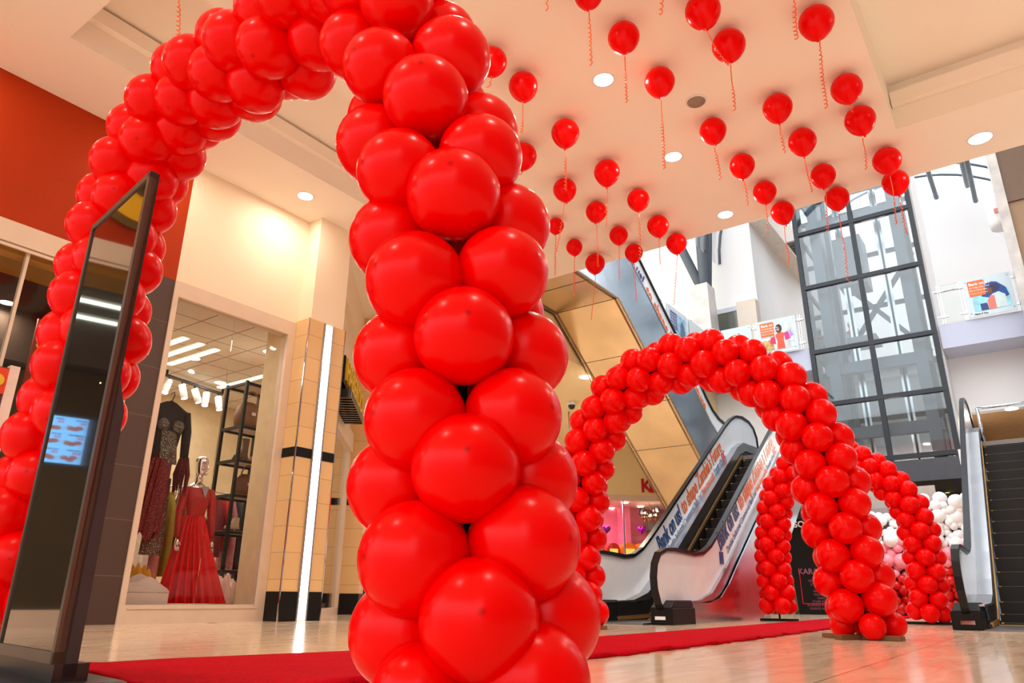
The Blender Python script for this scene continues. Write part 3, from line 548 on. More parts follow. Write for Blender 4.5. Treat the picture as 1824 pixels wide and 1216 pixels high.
def resample(pts, step):
    out = [Vector(pts[0])]; acc = 0; segs = []
    fine = []
    P = [Vector(p) for p in pts]
    for i in range(len(P)-1):       # Catmull-Rom
        p0 = P[max(i-1, 0)]; p1 = P[i]; p2 = P[i+1]; p3 = P[min(i+2, len(P)-1)]
        for k_ in range(24):
            t = k_/24; fine.append(.5*((2*p1)+(p2-p0)*t+(2*p0-5*p1+4*p2-p3)*t*t+(3*p1-p0-3*p2+p3)*t**3))
    fine.append(P[-1]); out = [fine[0]]; d = 0
    for a, b in zip(fine[:-1], fine[1:]):
        L_ = (b-a).length
        while d+L_ >= step:
            t = (step-d)/L_; a = a.lerp(b, t); L_ = (b-a).length; out.append(a.copy()); d = 0
        d += L_
    return out, fine
def arch(name, label, axis_pts, D, pitch, th0, rc, bases, seed=1, lump=.04, fixed=None, taper=0):
    rnd = random.Random(seed); rows, fine = resample(axis_pts, pitch)
    if fixed:
        rows = fixed[:-1]+rows; fine = fixed[:-1]+fine
    t = thing(name, label, 'balloon arch', (rows[0].x, (rows[0].y+rows[-1].y)/2, 0))
    o0 = Vector(t.location)
    MB().tube([rows[0]*1.0-Vector((0, 0, rows[0].z-.02))]+fine[::6]+[Vector((rows[-1].x, rows[-1].y, .02))], .014, 6).build('pole', BLACKM, t)
    for bx in bases: 
        q = MB(); q.bar(bx[0], bx[1], .07, .035)
        q.build('base_bar', mat('raw_wood_bar', (120, 84, 50), .6, var=.2) if bx[2] else BLACKM, t)
    items = []
    for i, P in enumerate(rows):
        a = rows[max(i-1, 0)]; b = rows[min(i+1, len(rows)-1)]; Tn = (b-a).normalized(); N1 = Vector((-1, 0, 0)); N1 = (N1-Tn*N1.dot(Tn)).normalized(); N2 = Tn.cross(N1)
        for k_ in range(4):
            th = th0+(math.pi/4 if i % 2 else 0)+k_*math.pi/2+rnd.uniform(-.05, .05); d = N1*math.cos(th)+N2*math.sin(th)
            tp = 1-taper*min(1, max(0, i-8)/16); s = D*(1-(1-tp)*.12)*rnd.uniform(1-lump, 1+lump); c_ = P+d*(rc*tp+(s-D)*.3)+Tn*rnd.uniform(-.01, .01)
            s = min(s, .21) if c_.z < s*.42 else s; c_.z = max(c_.z, s*.49)
            d = (d+Vector((rnd.uniform(-.12, .12), rnd.uniform(-.12, .12), rnd.uniform(-.12, .12)))).normalized()
            px, py, pz = pj(c_); vis = 0
            if pz > 0 and -80 < px < 1900 and -90 < py < 1310:
                face = d.dot((CAM-c_).normalized()); vis = s/pz*(1.2+face)
            items.append((vis, c_, d, s, rnd.uniform(0, 6)))
    items.sort(key=lambda e: -e[0])
    for vis, c_, d, s, ro in items[:98]:
        o = bpy.data.objects.new('balloon', BM); COL.objects.link(o); o.parent = t; o.matrix_local = Matrix.Translation(c_-o0) @ basis(d, ro) @ Matrix.Scale(s, 4)
    rest = items[98:]
    if rest:
        vs_ = []; fs = []; nv = len(BM.vertices)
        for k_, (vis, c_, d, s, ro) in enumerate(rest):
            M = Matrix.Translation(c_-o0) @ basis(d, ro) @ Matrix.Scale(s, 4); vs_ += [tuple(M @ v.co) for v in BM.vertices]; fs += [tuple(i+k_*nv for i in p.vertices) for p in BM.polygons]
        m = bpy.data.meshes.new('remaining_balloons'); m.from_pydata(vs_, [], fs); m.polygons.foreach_set('use_smooth', [True]*len(fs)); m.materials.append(RED)
        o = bpy.data.objects.new('remaining_balloons', m); COL.objects.link(o); o.parent = t; o['kind'] = 'stuff'
    return t
# nearest arch
KS = .78; FX = 1.69*KS
rowpx = [(848, 1240), (845, 1120), (834, 988), (826, 843), (825, 737), (823, 600), (815, 489), (800, 360), (782, 285), (757, 190), (735, 100), (700, 10)]
ax = []
for (a, b) in rowpx: P = onX(a+6, b, FX); ax.append(Vector((1.85*KS, P.y+.14*KS, max(P.z, .10))))
zb_ = ax[0].z; base = [Vector((1.85, ax[0].y+.0, z)) for z in (.03,)]
top = [onX(a, b, 1.85*KS) for a, b in ((650, -60), (560, 30), (480, 95), (400, 130), (330, 185), (285, 245), (245, 320), (212, 410), (188, 520), (166, 620), (144, 700), (100, 790), (66, 930), (35, 1080))]
base = []
A1 = [ax[-1]]+[Vector(p) for p in top]; A1.append(Vector((1.85*KS, A1[-1].y+.02, .11)))
arch('balloon_arch', 'nearest and largest red balloon arch, framing the left of the view', A1, .332*KS, .222*KS, .70+math.pi/4, .215*KS, [((1.85*KS, .98, .02), (1.85*KS, 1.45, .02), 0), ((1.85*KS, 3.65, .02), (1.85*KS, 4.0, .02), 0)], 3, fixed=ax, taper=.32)
A2 = [onX(a, b, 7.0) for a, b in ((1547, 1120), (1528, 1060), (1512, 1000), (1495, 930), (1480, 870), (1458, 800), (1428, 745), (1392, 700), (1350, 668), (1290, 645), (1225, 642), (1165, 660), (1112, 695), (1075, 745), (1050, 800), (1036, 860), (1028, 930), (1024, 1000), (1024, 1060), (1030, 1105))]
arch('balloon_arch', 'middle red balloon arch standing in front of the white-sided escalator', A2, .283, .20, .35, .195, [((6.7, 1.56, .02), (7.3, 1.22, .02), 1), ((6.8, 1.1, .02), (7.05, 1.75, .02), 1), ((6.75, 4.5, .02), (7.1, 3.9, .02), 1)], 5)
A3 = [onX(a, b, 11.9) for a, b in ((1655, 1090), (1652, 1050), (1647, 1000), (1638, 950), (1620, 905), (1590, 868), (1555, 838), (1515, 818), (1470, 812), (1430, 822), (1400, 850), (1383, 890), (1377, 940), (1377, 1000), (1383, 1050), (1388, 1090))]
arch('balloon_arch', 'farthest red balloon arch with slim legs in front of the balloon wall', A3, .25, .178, .2, .16, [((11.9, 1.25, .02), (11.9, 1.9, .02), 0), ((11.9, 3.3, .02), (11.9, 3.86, .02), 0)], 9)
# helium balloons under the ceiling: px, py, diameter px, ribbon end, label
FB = [(1048, -10, 50, 1053, 120, 'just cut by the top edge, left of the brightest downlight'), (1111, 67, 54, 1116, 182, 'right above the brightest downlight, ribbon hanging straight'),
(1252, 20, 60, 1298, 118, 'big one at the top edge whose ribbon swings to the right'), (1298, 81, 56, 1308, 198, 'just below and right of the big top-edge balloon'),
(1454, 40, 58, 1471, 194, 'nearest the corner of the right ceiling recess, topmost'), (932, 154, 50, 929, 238, 'beside the shoulder of the nearest arch, fully in view'),
(877, 110, 50, 868, 156, 'mostly hidden behind the shoulder of the nearest arch'), (1175, 146, 51, 1183, 298, 'with orange glare on its left side, between two downlights'),
(1007, 237, 48, 1007, 338, 'with a lamp glint, above another balloon its ribbon touches'), (1270, 233, 45, 1283, 320, 'below the round ceiling speaker'),
(1385, 192, 49, 1396, 273, 'in the middle row, ribbon tightly curled, right of the speaker'), (1508, 158, 51, 1518, 200, 'upper of the close pair beside the right ceiling recess'),
(1532, 214, 50, 1543, 300, 'lower of the close pair beside the right ceiling recess'), (1429, 252, 46, 1446, 344, 'between the middle row and the roof edge, above the lift left side'),
(932, 278, 46, 920, 310, 'half hidden by the nearest arch, lower one'), (1081, 307, 44, 1080, 404, 'left of the second downlight, third row'),
(1006, 338, 40, 990, 450, 'with another balloon ribbon ending on it, near the arch'), (1322, 295, 42, 1333, 365, 'just right of the second downlight'),
(1362, 342, 39, 1367, 414, 'between the third downlight and the lift'), (1466, 313, 41, 1475, 410, 'hanging over the upper left of the lift shaft'),
(1580, 286, 46, 1598, 398, 'upper of the touching pair at the right of the ceiling edge'), (1595, 325, 43, 1616, 416, 'lower of the touching pair, half lit by the atrium'),
(1491, 353, 40, 1510, 500, 'on the ceiling edge before the lift, with the longest ribbon'), (1394, 378, 39, 1405, 474, 'on the ceiling edge left of the lift, lower half bright'),
(1137, 356, 38, 1140, 460, 'above the ceiling edge where the upper escalator begins'), (1062, 377, 36, 1065, 476, 'above the bronze underside, ribbon falling over another balloon'),
(1102, 419, 32, 1103, 498, 'small one above the mirrored escalator side'), (1172, 402, 37, 1176, 470, 'second from the edge, left of the grey forked strut'),
(1205, 433, 35, 1200, 544, 'in front of the grey forked strut, half over the atrium'), (1129, 450, 31, 1133, 537, 'covering the start of the escalator slogan'),
(1060, 469, 34, 1053, 571, 'in front of the bronze escalator kink'), (1023, 440, 28, 1022, 530, 'smallest one, left above the bronze underside'),
(990, 402, 28, 988, 490, 'sliver peeping out behind the nearest arch'), (972, -52, 54, 974, 17, 'out of frame, straight ribbon tip at the top edge beside the arch'),
(1178, -48, 54, 1177, 21, 'out of frame with only its curled ribbon tip, middle one'), (1408, -45, 56, 1419, 70, 'out of frame with its ribbon hanging at the top, right one'),
(334, -70, 60, 314, 58, 'out of frame above the left arch with only its ribbon showing')]
def ribbon(P, E, rnd):
    pts = []; L_ = (E-P).length; n = int(26+L_*70); strt = rnd.uniform(.0, .45); ph = rnd.uniform(0, 6); am = rnd.uniform(.008, .016); wl_ = rnd.uniform(.035, .055)
    for i in range(n+1):
        t = i/n; p = P.lerp(E, t); sway = .02*math.sin(t*5+ph); a = am*min(1, max(0, (t-strt)*5)); an = 2*math.pi*t*L_/wl_
        pts.append(p+Vector((a*math.cos(an)+sway, a*math.sin(an)+sway*.5, 0)))
    return pts
ORIB = mat('orange_ribbon', (240, 96, 40), .3, var=.05)
rnd = random.Random(4)
for (px, py, dm, ex, ey, lab) in FB:
    P = onZ(px, py, ZC-.17); z = pj(P)[2]; D = 1.05*dm*z/FPX; P = onZ(px, py, ZC-.52*D-.005)
    while P.x > XE-.02: P = Vector((XE-.02, P.y, P.z)); break
    t = thing('helium_balloon', 'red helium balloon '+lab, 'balloon', P, 'red helium balloons floating under the ceiling')
    o = bpy.data.objects.new('balloon_body', BMH); COL.objects.link(o); o.parent = t; o.matrix_local = basis((rnd.uniform(-.1, .1), rnd.uniform(-.1, .1), 1), rnd.uniform(0, 6)) @ Matrix.Scale(D, 4)
    s0 = P-Vector((0, 0, .67*D)); px_, py_, _ = pj(s0)
    # ribbon end: hang from the knot to the seen length
    dl = (ey-py_)/FPX*z; E_ = CAM+ray(ex, ey)*pj(s0-Vector((0, 0, dl*.9)))[2]
    MB().tube(ribbon(s0, E_, rnd), .0055, 4, smooth=False).build('ribbon', ORIB, t)
# downlights, speaker and small ceiling items
def downlight(px, py, z, r, lab, par_ceiling=True, power=34, grp='round recessed ceiling lights'):
    P = onZ(px, py, z)
    t = thing('recessed_ceiling_light', lab, 'ceiling light', (P.x, P.y, z), grp)
    MB().lathe([(r*1.0, .0), (r*1.14, -.012), (r*1.18, -.004), (r*1.18, 0)], (P.x, P.y, z), 32).build('trim_ring', WHITE, t)
    MB().lathe([(.001, -.006), (r, -.006), (r, -.004)], (P.x, P.y, z), 32).build('lamp_disc', EMW, t)
    area('downlight', (P.x, P.y, z-.03), r*2, power)
downlight(1075, 142, ZC, .105, 'bright round ceiling light nearest the camera, among the balloons'); downlight(1199, 279, ZC, .105, 'round ceiling light in the middle of the balloon field')
downlight(1292, 382, ZC, .105, 'round ceiling light near the atrium edge, between balloons'); downlight(544, 349, ZC, .105, 'round ceiling light above the tiled pillar', power=20)
downlight(1746, 246, ZC, .125, 'round ceiling light at the right, beside the brown column')
for i, (x, y) in enumerate(((3.6, 3.08), (1.5, 3.08), (1.6, -.2), (3.9, 7.85), (1.5, 7.85), (-1.2, 7.85), (-1.5, 3.0), (7.4, -1.6))):
    area('downlight', (x, y, ZC-.03), .21, 14 if y > 7 else 45)  # added unseen lamps, without fittings, to light the hall
P = onZ(1240, 180, ZC); t = thing('ceiling_speaker', 'grey round ceiling speaker among the balloons', 'speaker', P)
MB().lathe([(.001, -.022), (.10, -.02), (.105, -.012), (.105, -.006)], P, 28).build('grille', mat('speaker_grey', (150, 132, 120), .7, var=.1, scale=80), t); MB().lathe([(.105, -.012), (.125, -.006), (.125, 0), (.105, 0)], P, 28).build('ring', WHITE, t)
# red carpet runner along the hall
far = [(1.35, 3.62), (1.95, 3.60), (3.06, 3.38), (5.15, 3.15), (8, 3.17), (11.7, 3.27), (14.45, 3.36), (18.2, 3.45)]; near = [(1.1, 2.15), (2.2, 2.1), (3.3, 2.07), (5.87, 2.07), (9.39, 2.17), (12.5, 2.3), (18.2, 2.5)]
q = MB(); n = 240; vs_ = []
for i in range(n+1):
    x = 1.2+17*i/n; yf = interp(far, x); yn = interp(near, x)+.012*math.sin(x*9)+.012*math.sin(x*23+1)+.008*math.sin(x*47)
    for j in range(9):
        v = j/8; y = yn+(yf-yn)*v; zr = .012+(.012*max(0, math.sin(x*7.3)+math.sin(x*17)*.6) if j == 0 else .004*math.sin(x*9+j*2) if 0 < j < 8 else 0)
        if i < 4: zr += .015*(4-i)/4
        xs = x+(.17+.2*(y-2.4))*max(0, (24-i)/24)
        vs_.append((xs, y, zr))
m_ = len(vs_); vs_ += [(a, b, .001) for a, b, c_ in vs_]
fs = []
for i in range(n):
    for j in range(8): a = i*9+j; fs += [(a, a+9, a+10, a+1), (m_+a, m_+a+1, m_+a+10, m_+a+9)]
    fs += [(i*9, m_+i*9, m_+(i+1)*9, (i+1)*9), (i*9+8, (i+1)*9+8, m_+(i+1)*9+8, m_+i*9+8)]
fs += [(j, j+1, m_+j+1, m_+j) for j in range(8)]+[(n*9+j, m_+n*9+j, m_+n*9+j+1, n*9+j+1) for j in range(8)]
q.add(vs_, fs, True); tag(q.build('carpet_runner', CARPET), 'long red carpet runner laid along the polished floor through the arches', 'carpet')
# ------------------------------------------------------------------ digital kiosk
KA = Vector((1.14, 2.558, 0)); KD = Vector((.134, .991, 0)).normalized(); KN = Vector((-.991, .134, 0)).normalized(); KW = .58
kt = thing('digital_kiosk', 'tall black glass digital display totem with thin bronze-grey frame beside the red carpet', 'display totem', KA+KD*.33)
def kp(u, o, z): return KA+KD*u+KN*o+Vector((0, 0, z))
def kbox(mb, u0, u1, o0, o1, z0, z1): return mb.hexa([kp(u0, o0, z0), kp(u1, o0, z0), kp(u1, o1, z0), kp(u0, o1, z0)], [kp(u0, o0, z1), kp(u1, o0, z1), kp(u1, o1, z1), kp(u0, o1, z1)])
KF = mat('kiosk_frame_grey', (104, 94, 84), .35, .6); KG = mat('kiosk_black_glass', (8, 8, 9), .02, spec=1.0, coat=1, var=.02)
ZK = 1.83
q = MB(); kbox(q, -.03, KW+.04, -.028, -.004, .1, ZK); q.build('body', mat('kiosk_body', (52, 46, 42), .45, .3), kt)
q = MB(); kbox(q, -.005, KW+.015, -.006, .002, .13, ZK-.02); q.build('screen_glass', KG, kt)
q = MB(); kbox(q, -.03, -.005, -.02, .008, .1, ZK); kbox(q, KW+.015, KW+.04, -.02, .008, .1, ZK); kbox(q, -.03, KW+.04, -.02, .008, ZK-.022, ZK+.004); kbox(q, -.03, KW+.04, -.02, .008, .1, .135); q.build('frame', KF, kt)
q = MB(); q.hexa([kp(-.03, -.065, .06), kp(KW+.04, -.065, .06), kp(KW+.04, -.026, .06), kp(-.03, -.026, .06)], [kp(-.03, -.06, .9), kp(KW+.04, -.06, .9), kp(KW+.04, -.026, 1.02), kp(-.03, -.026, 1.02)]); q.build('rear_cabinet', mat('kiosk_cabinet', (58, 50, 54), .5), kt)
q = MB(); q.hexa([kp(-.2, -.22, 0), kp(KW+.2, -.22, 0), kp(KW+.2, .2, 0), kp(-.2, .2, 0)], [kp(-.12, -.18, .05), kp(KW+.12, -.18, .05), kp(KW+.12, .14, .05), kp(-.12, .14, .05)]); kbox(q, -.03, KW+.04, -.1, 0, .05, .1); q.build('base', mat('kiosk_base', (60, 58, 58), .3, .5), kt)
q = MB(); q.ball(kp(.04, .012, 1.0), .003, 8, 6); q.build('indicator_light', mat('indicator', (255, 190, 120), emit=3), kt)
# ------------------------------------------------------------------ restaurant bay
DKB = mat('dark_brown_interior', (62, 46, 38), .7); MUST = mat('mustard_paint', (176, 122, 24), .7)
struct('floor_restaurant', MB().box(-4.5, 3.97, W+.12, 13, 0, .1), mat('grey_floor', (110, 100, 92), .4))
struct('ceiling_restaurant', MB().box(-4.5, 3.97, W+.12, 13, 4.0, 4.1), DKB)
struct('wall_restaurant_back', MB().box(-4.5, 3.97, 12.8, 13, .1, 4).box(3.9, 3.975, W+.3, 13, .1, 4.0), mat('brown_interior_wall', (96, 76, 44), .7))
struct('trim_4', MB().box(-4.5, 3.9, W+.12, W+.6, 3.72, 4.0), MUST)
struct('trim_5', MB().box(-4.5, 3.9, 11.0, 11.4, 3.3, 4.0), MATS['dark_brown_interior'])
def ceil_lamp(px, py, z, r, lab, grp, pw=12, col=(1, .84, .6), parent=None):
    P = onZ(px, py, z-.02); t = thing('recessed_ceiling_light', lab, 'ceiling light', (P.x, P.y, z), grp)
    MB().lathe([(r, 0), (r*1.15, -.01), (r*1.15, 0)], (P.x, P.y, z), 20).build('trim_ring', STEEL, t); MB().lathe([(.001, -.006), (r, -.006), (r, -.004)], (P.x, P.y, z), 20).build('lamp_disc', EMW, t)
    area('downlight', (P.x, P.y, z-.05), r*2, pw, col)
ceil_lamp(97, 461, 4.0, .09, 'small ceiling light inside the restaurant, nearest the arch', 'restaurant ceiling lights'); ceil_lamp(80, 495, 4.0, .09, 'small ceiling light inside the restaurant, below the nearest one', 'restaurant ceiling lights')
ceil_lamp(12, 541, 4.0, .09, 'small ceiling light inside the restaurant at the left edge', 'restaurant ceiling lights'); ceil_lamp(14, 613, 4.0, .2, 'big round ceiling light inside the restaurant behind the mullion', 'restaurant ceiling lights', 30)
for i, (px, py) in enumerate(((.45, 9.5), (.3, 10.2), (.2, 10.9), (.1, 11.6))):
    t = thing('ceiling_tube_light', ('first', 'second', 'third', 'fourth')[i]+' white tube light from the glass, mirrored in the kiosk', 'tube light', (px, py, 3.97), 'restaurant tube lights'); MB().box(px-.5, px+.5, py-.02, py+.02, 3.93, 3.97).build('tube', mat('tube_glow', (235, 255, 235), emit=3), t); MB().box(px-.52, px+.52, py-.06, py+.06, 3.97, 4.0).build('housing', WHITE, t)
area('restaurant_fill', (-2.4, 10, 3.9), .6, 40, (1, .85, .65), 'SQUARE')  # added fill lamp without a fitting, brightens the restaurant interior
# red board with yellow lettering
B0 = onY(62, 596, 10.2); B1 = onY(118, 690, 10.2)
t = thing('hanging_sign_board', 'dark red restaurant board with yellow lettering seen through the left window', 'sign', (3.2, 10.2, 3))
pz0, pz1 = onY(60, 720, 10.2), onY(66, 600, 10.2); x0 = min(pz0.x, pz1.x)-.03
MB().box(x0, x0+1.5, 10.2, 10.24, 2.3, pz1.z+.25).build('panel', mat('board_red', (128, 34, 14), .5), t)
a = onY(53, 650, 10.18); b = onY(50, 688, 10.18)
text('lettering', 'SM', .34, YEL, frame((onY(53, 640, 10.18).x+.06, 10.18, onY(55, 636, 10.18).z), (1, 0, .12), (0, 0, 1)), t, .004, bold=.02)
text('lettering', 'MOKI', .42, YEL, frame((onY(46, 690, 10.18).x+.05, 10.18, onY(46, 694, 10.18).z), (1, 0, .12), (0, 0, 1)), t, .004, bold=.025)
# menu board (seen mirrored in the kiosk)
t = thing('menu_screen', 'lit blue menu screen of fried chicken meals, mirrored in the kiosk glass', 'menu screen', (.7, 10, 2.1))
mx0, mx1, mz0, mz1 = .13, 1.25, 1.80, 2.36
MB().box(mx0, mx1, 10.0, 10.04, mz0, mz1).build('panel', mat('menu_blue_glow', (120, 190, 240), emit=2.2, ecol=(105, 180, 245)), t)
MR = mat('menu_red', (210, 20, 40), emit=.8); MBK = mat('menu_black', (20, 30, 40)); CH = mat('fried_chicken', (190, 104, 44), .6, var=.35, scale=30, emit=.5); LE = mat('menu_garnish', (214, 200, 60), .6, emit=.4)
cols = [(mx0+.01, 'K82'), (mx0+.255, 'K28'), (mx0+.5, 'K36'), (mx0+.75, 'K15')]
for ci, (cx_, pr) in enumerate(cols):
    for ri in range(3):
        z1 = mz1-.02-ri*.185; cell = [('DUO BOX', 'K02'), ('2 STREETWISE', 'K25'), ('3 STYLE BOX', 'K100')][ri] if ci == 0 else [('FULL CHICKEN', 'K92'), ('WINGS', 'K26'), ('BIG BOX', 'K34')][(ri+ci) % 3]
        text('menu_line', cell[0], .026, MBK, frame((cx_+.01, 9.995, z1-.022), (1, 0, 0), (0, 0, 1)), t, .001, bold=.001); text('menu_price', cell[1], .04, MR, frame((cx_+.01, 9.995, z1-.06), (1, 0, 0), (0, 0, 1)), t, .001, bold=.002)
        q = MB(); rr = random.Random(ci*7+ri)
        for k_ in range(3): q.ball((cx_+.07+.05*k_+rr.uniform(-.01, .01), 9.995, z1-.115+rr.uniform(-.015, .02)), .036, 10, 6, .75, 1.2, .25)
        q.build('chicken_picture', CH, t); MB().ball((cx_+.19, 9.993, z1-.09), .022, 8, 6, .6, 1.2, .25).build('garnish_picture', LE, t)
# yellow round emblem on the red wall
ex, ez = .25, 4.92
t = thing('round_emblem', 'yellow disc emblem with dark centre on the orange-red fascia', 'sign', (ex, W, ez))
MB().lathe([(.001, -.04), (.62, -.04), (.62, 0)], (ex, W-.01, ez), 40, False, 'y').build('ring_outer', mat('emblem_olive', (110, 84, 26), .5), t)
MB().lathe([(.001, -.06), (.52, -.06), (.52, -.03)], (ex, W-.01, ez), 40, False, 'y').build('disc', mat('emblem_yellow', (250, 190, 10), .5), t)
MB().lathe([(.001, -.08), (.2, -.08), (.2, -.05)], (ex, W-.01, ez), 30, False, 'y').build('centre', mat('emblem_brown', (60, 40, 20), .5), t)
# door notice frame at the left edge
P = onY(24, 652, 8.2); t = thing('notice_stand', 'white framed notice stand with a red square and yellow ring at the left edge', 'notice board', (P.x-.2, 8.2, 0))
MB().box(P.x-.03, P.x+.06, 8.18, 8.26, 0, P.z).build('frame', mat('white_pink_frame', (232, 206, 198), .4), t); MB().box(P.x-.6, P.x-.03, 8.2, 8.24, .3, P.z-.03).build('panel', mat('notice_dark', (90, 30, 26), .5), t)
MB().box(P.x-.2, P.x-.03, 8.19, 8.2, P.z-.3, P.z-.04).build('red_square', mat('notice_red', (226, 60, 20), .5), t); MB().lathe([(.045, -.012), (.062, -.012), (.062, 0), (.045, 0)], (P.x-.115, 8.19, P.z-.17), 20, False, 'y').build('ring', YEL, t)
# ------------------------------------------------------------------ dress shop
FL = .2
e_ = apt(3.2, -.2, 0)
rp_ = [(3.985, 8.56), (6.95, 8.7), (e_.x, e_.y), (e_.x, 13.6), (3.985, 13.6)]
struct('floor_dress_shop', MB().prism([(a, b, 0) for a, b in rp_], (0, 0, FL-.01)), mat('shop_floor', (190, 176, 160), .3))
struct('ceiling_dress_shop', MB().prism([(a, b, 4.05) for a, b in rp_], (0, 0, .05)), ACT)
struct('wall_dress_shop', MB().box(3.975, e_.x, 13.6, 13.8, 0, 4.05).box(3.98, 4.0, W+.3, 13.6, 0, 4.05).box(e_.x, e_.x+.1, e_.y, 13.8, 0, 4.05).box(6.12, 6.5, W+.14, 8.95, 0, 4.05), mat('shop_cream_wall', (232, 212, 172), .8))
for i, (x, y) in enumerate(((5.55, 10.9), (5.85, 10.95), (6.15, 11.0), (7.5, 11.6))):
    t = thing('ceiling_tube_light', ('first', 'second', 'third', 'farthest')[i]+' long ceiling tube light inside the dress shop', 'tube light', (x, y, 4.04), 'dress shop tube lights')
    MB().box(x-.045, x+.045, y-.7, y+.7, 4.02, 4.045).build('tube', mat('warm_tube_glow', (255, 240, 190), emit=4), t); MB().box(x-.08, x+.08, y-.73, y+.73, 4.035, 4.049).build('housing', WHITE, t)
area('shop_fill', (5.4, 10.6, 3.95), 2.2, 55, (1, .9, .78), 'SQUARE'); area('shop_fill', (7.2, 12.2, 3.95), 1.6, 30, (1, .9, .78), 'SQUARE')  # added fill lamps under the ceiling, no fittings, brighten the dress shop
for (px, py, lab) in ((392, 683, 'disc light left of the glass joint'), (480, 628, 'disc light at the right, by the beige pier'), (345, 640, 'disc light between tubes and track')):
    ceil_lamp(px, py, 4.05, .1, lab+' in the dress shop ceiling', 'dress shop disc lights', 8, (.9, .95, 1))
# track with five spots
Ta = onZ(297, 668, 3.95); Tb = onZ(396, 702, 3.95)
t = thing('track_light_rail', 'black ceiling track with five white spotlights in the dress shop', 'track light', Ta); MB().bar(Ta, Tb, .05, .04).bar(Ta+Vector((0, 0, .1)), Ta, .03, .03).bar(Tb+Vector((0, 0, .1)), Tb, .03, .03).build('track', BLACKM, t)
for i in range(5):
    P = Ta.lerp(Tb, .05+.22*i); q = MB(); q.tube([P, P-Vector((0, 0, .1))], .015, 6); q.build('stem', BLACKM, t)
    d = Vector(((-.3, .2, .35, -.15, .1)[i], -.25, -1)).normalized(); s = MB(); s.tube([P-Vector((0, 0, .08)), P-Vector((0, 0, .08))+d*.26], .06, 14); so = s.build('spotlight', WHITE, t)
    MB().tube([P-Vector((0, 0, .08))+d*.258, P-Vector((0, 0, .08))+d*.264], .05, 14).build('lens', mat('spot_lens', (240, 245, 255), emit=10), so)
# chrome mannequin in a red evening gown
GR = mat('red_satin', (206, 2, 2), .35, var=.1, scale=14, spec=.3); GB = mat('red_sequin_lace', (168, 4, 8), .4, var=.5, scale=90, bump=.4)
gx, gy = 5.50, 9.05
t = thing('mannequin', 'chrome mannequin in a long red evening gown in the shop window', 'mannequin', (gx, gy, FL))
q = MB(); hx = gx-.07; hz_ = 1.93
q.lathe([(.004, -.13), (.035, -.125), (.055, -.10), (.066, -.06), (.074, -.01), (.082, .04), (.08, .085), (.06, .118), (.03, .132), (.003, .136)], (hx, gy, hz_), 20, True, 'z', 1.0, 1.12)
q.ball((hx+.075, gy-.035, hz_-.015), .017, 8, 6, 1.5); q.ball((hx+.06, gy-.045, hz_-.055), .016, 8, 6, .5); q.ball((hx+.045, gy-.06, hz_-.10), .025, 8, 6, .8); q.ball((hx-.015, gy-.082, hz_+.0), .02, 8, 6, 1.6, 1, .35)
q.tube([(hx-.01, gy, hz_-.08), (gx-.08, gy, 1.70)], [.045, .055], 14); q.lathe([(.15, 1.60), (.12, 1.66), (.06, 1.71)], (gx-.08, gy, 0), 18, True, 'z', 1.1, .6)
q.build('head_and_neck', CHROME, t)
cx_ = gx-.06
def ring_(cx, cy, z, rx, ry, n=24): return [(cx+rx*math.cos(2*math.pi*i/n), cy+ry*math.sin(2*math.pi*i/n), z) for i in range(n)]
def loft(mb, rings, smooth=True):
    n = len(rings[0]); v = [p for r in rings for p in r]; return mb.add(v, [(i*n+j, i*n+(j+1) % n, (i+1)*n+(j+1) % n, (i+1)*n+j) for i in range(len(rings)-1) for j in range(n)], smooth)
q = MB(); loft(q, [ring_(cx_, gy, 1.27, .125, .095), ring_(cx_, gy, 1.36, .135, .10), ring_(cx_, gy-.01, 1.47, .17, .12), ring_(cx_, gy-.01, 1.55, .18, .115), ring_(cx_, gy, 1.63, .185, .085), ring_(cx_, gy, 1.67, .12, .06)])
q.build('bodice', GB, t)
MB().prism([(cx_-.035, gy-.125, 1.66), (cx_+.07, gy-.125, 1.66), (cx_+.025, gy-.14, 1.50)], (0, .01, 0)).build('neckline', CHROME, t)
for sg in (-1, 1):
    q = MB(); q.tube([(cx_+sg*.17, gy, 1.63), (cx_+sg*.205, gy-.01, 1.52), (cx_+sg*.225, gy-.01, 1.33), (cx_+sg*.235, gy-.03, 1.2), (cx_+sg*.24, gy-.07, 1.0)], [.05, .06, .052, .045, .034], 12); sl = q.build('sleeve', GB, t)
    q = MB(); hb = Vector((cx_+sg*.24, gy-.08, .985)); q.tube([hb, hb+Vector((0, -.012, -.05)), hb+Vector((0, -.016, -.09))], [.02, .03, .024], 10)
    for f_ in range(4): q.tube([hb+Vector((-.021+.014*f_, -.016, -.085)), hb+Vector((-.023+.015*f_, -.03, -.125)), hb+Vector((-.022+.015*f_, -.03, -.15-.008*(f_ in (1, 2))))], [.0075, .007, .005], 6)
    q.tube([hb+Vector((-sg*.022, -.012, -.04)), hb+Vector((-sg*.04, -.03, -.08))], [.01, .006], 6); q.build('hand', CHROME, sl)
q = MB(); rings = []
for i in range(15):
    v = i/14; z = 1.28-(1.28-FL-.01)*v; R_ = .13+.27*v**1.05; am = .012+.035*v; cx2 = cx_+.12*v**1.3
    rings.append([(cx2+(R_+am*math.sin(19*a+2.2*math.sin(3*a)))*math.cos(a), gy+(R_*.8+am*math.sin(19*a+2.2*math.sin(3*a)))*math.sin(a), z) for a in [2*math.pi*j/150 for j in range(150)]])
loft(q, rings); q.build('skirt', GR, t)
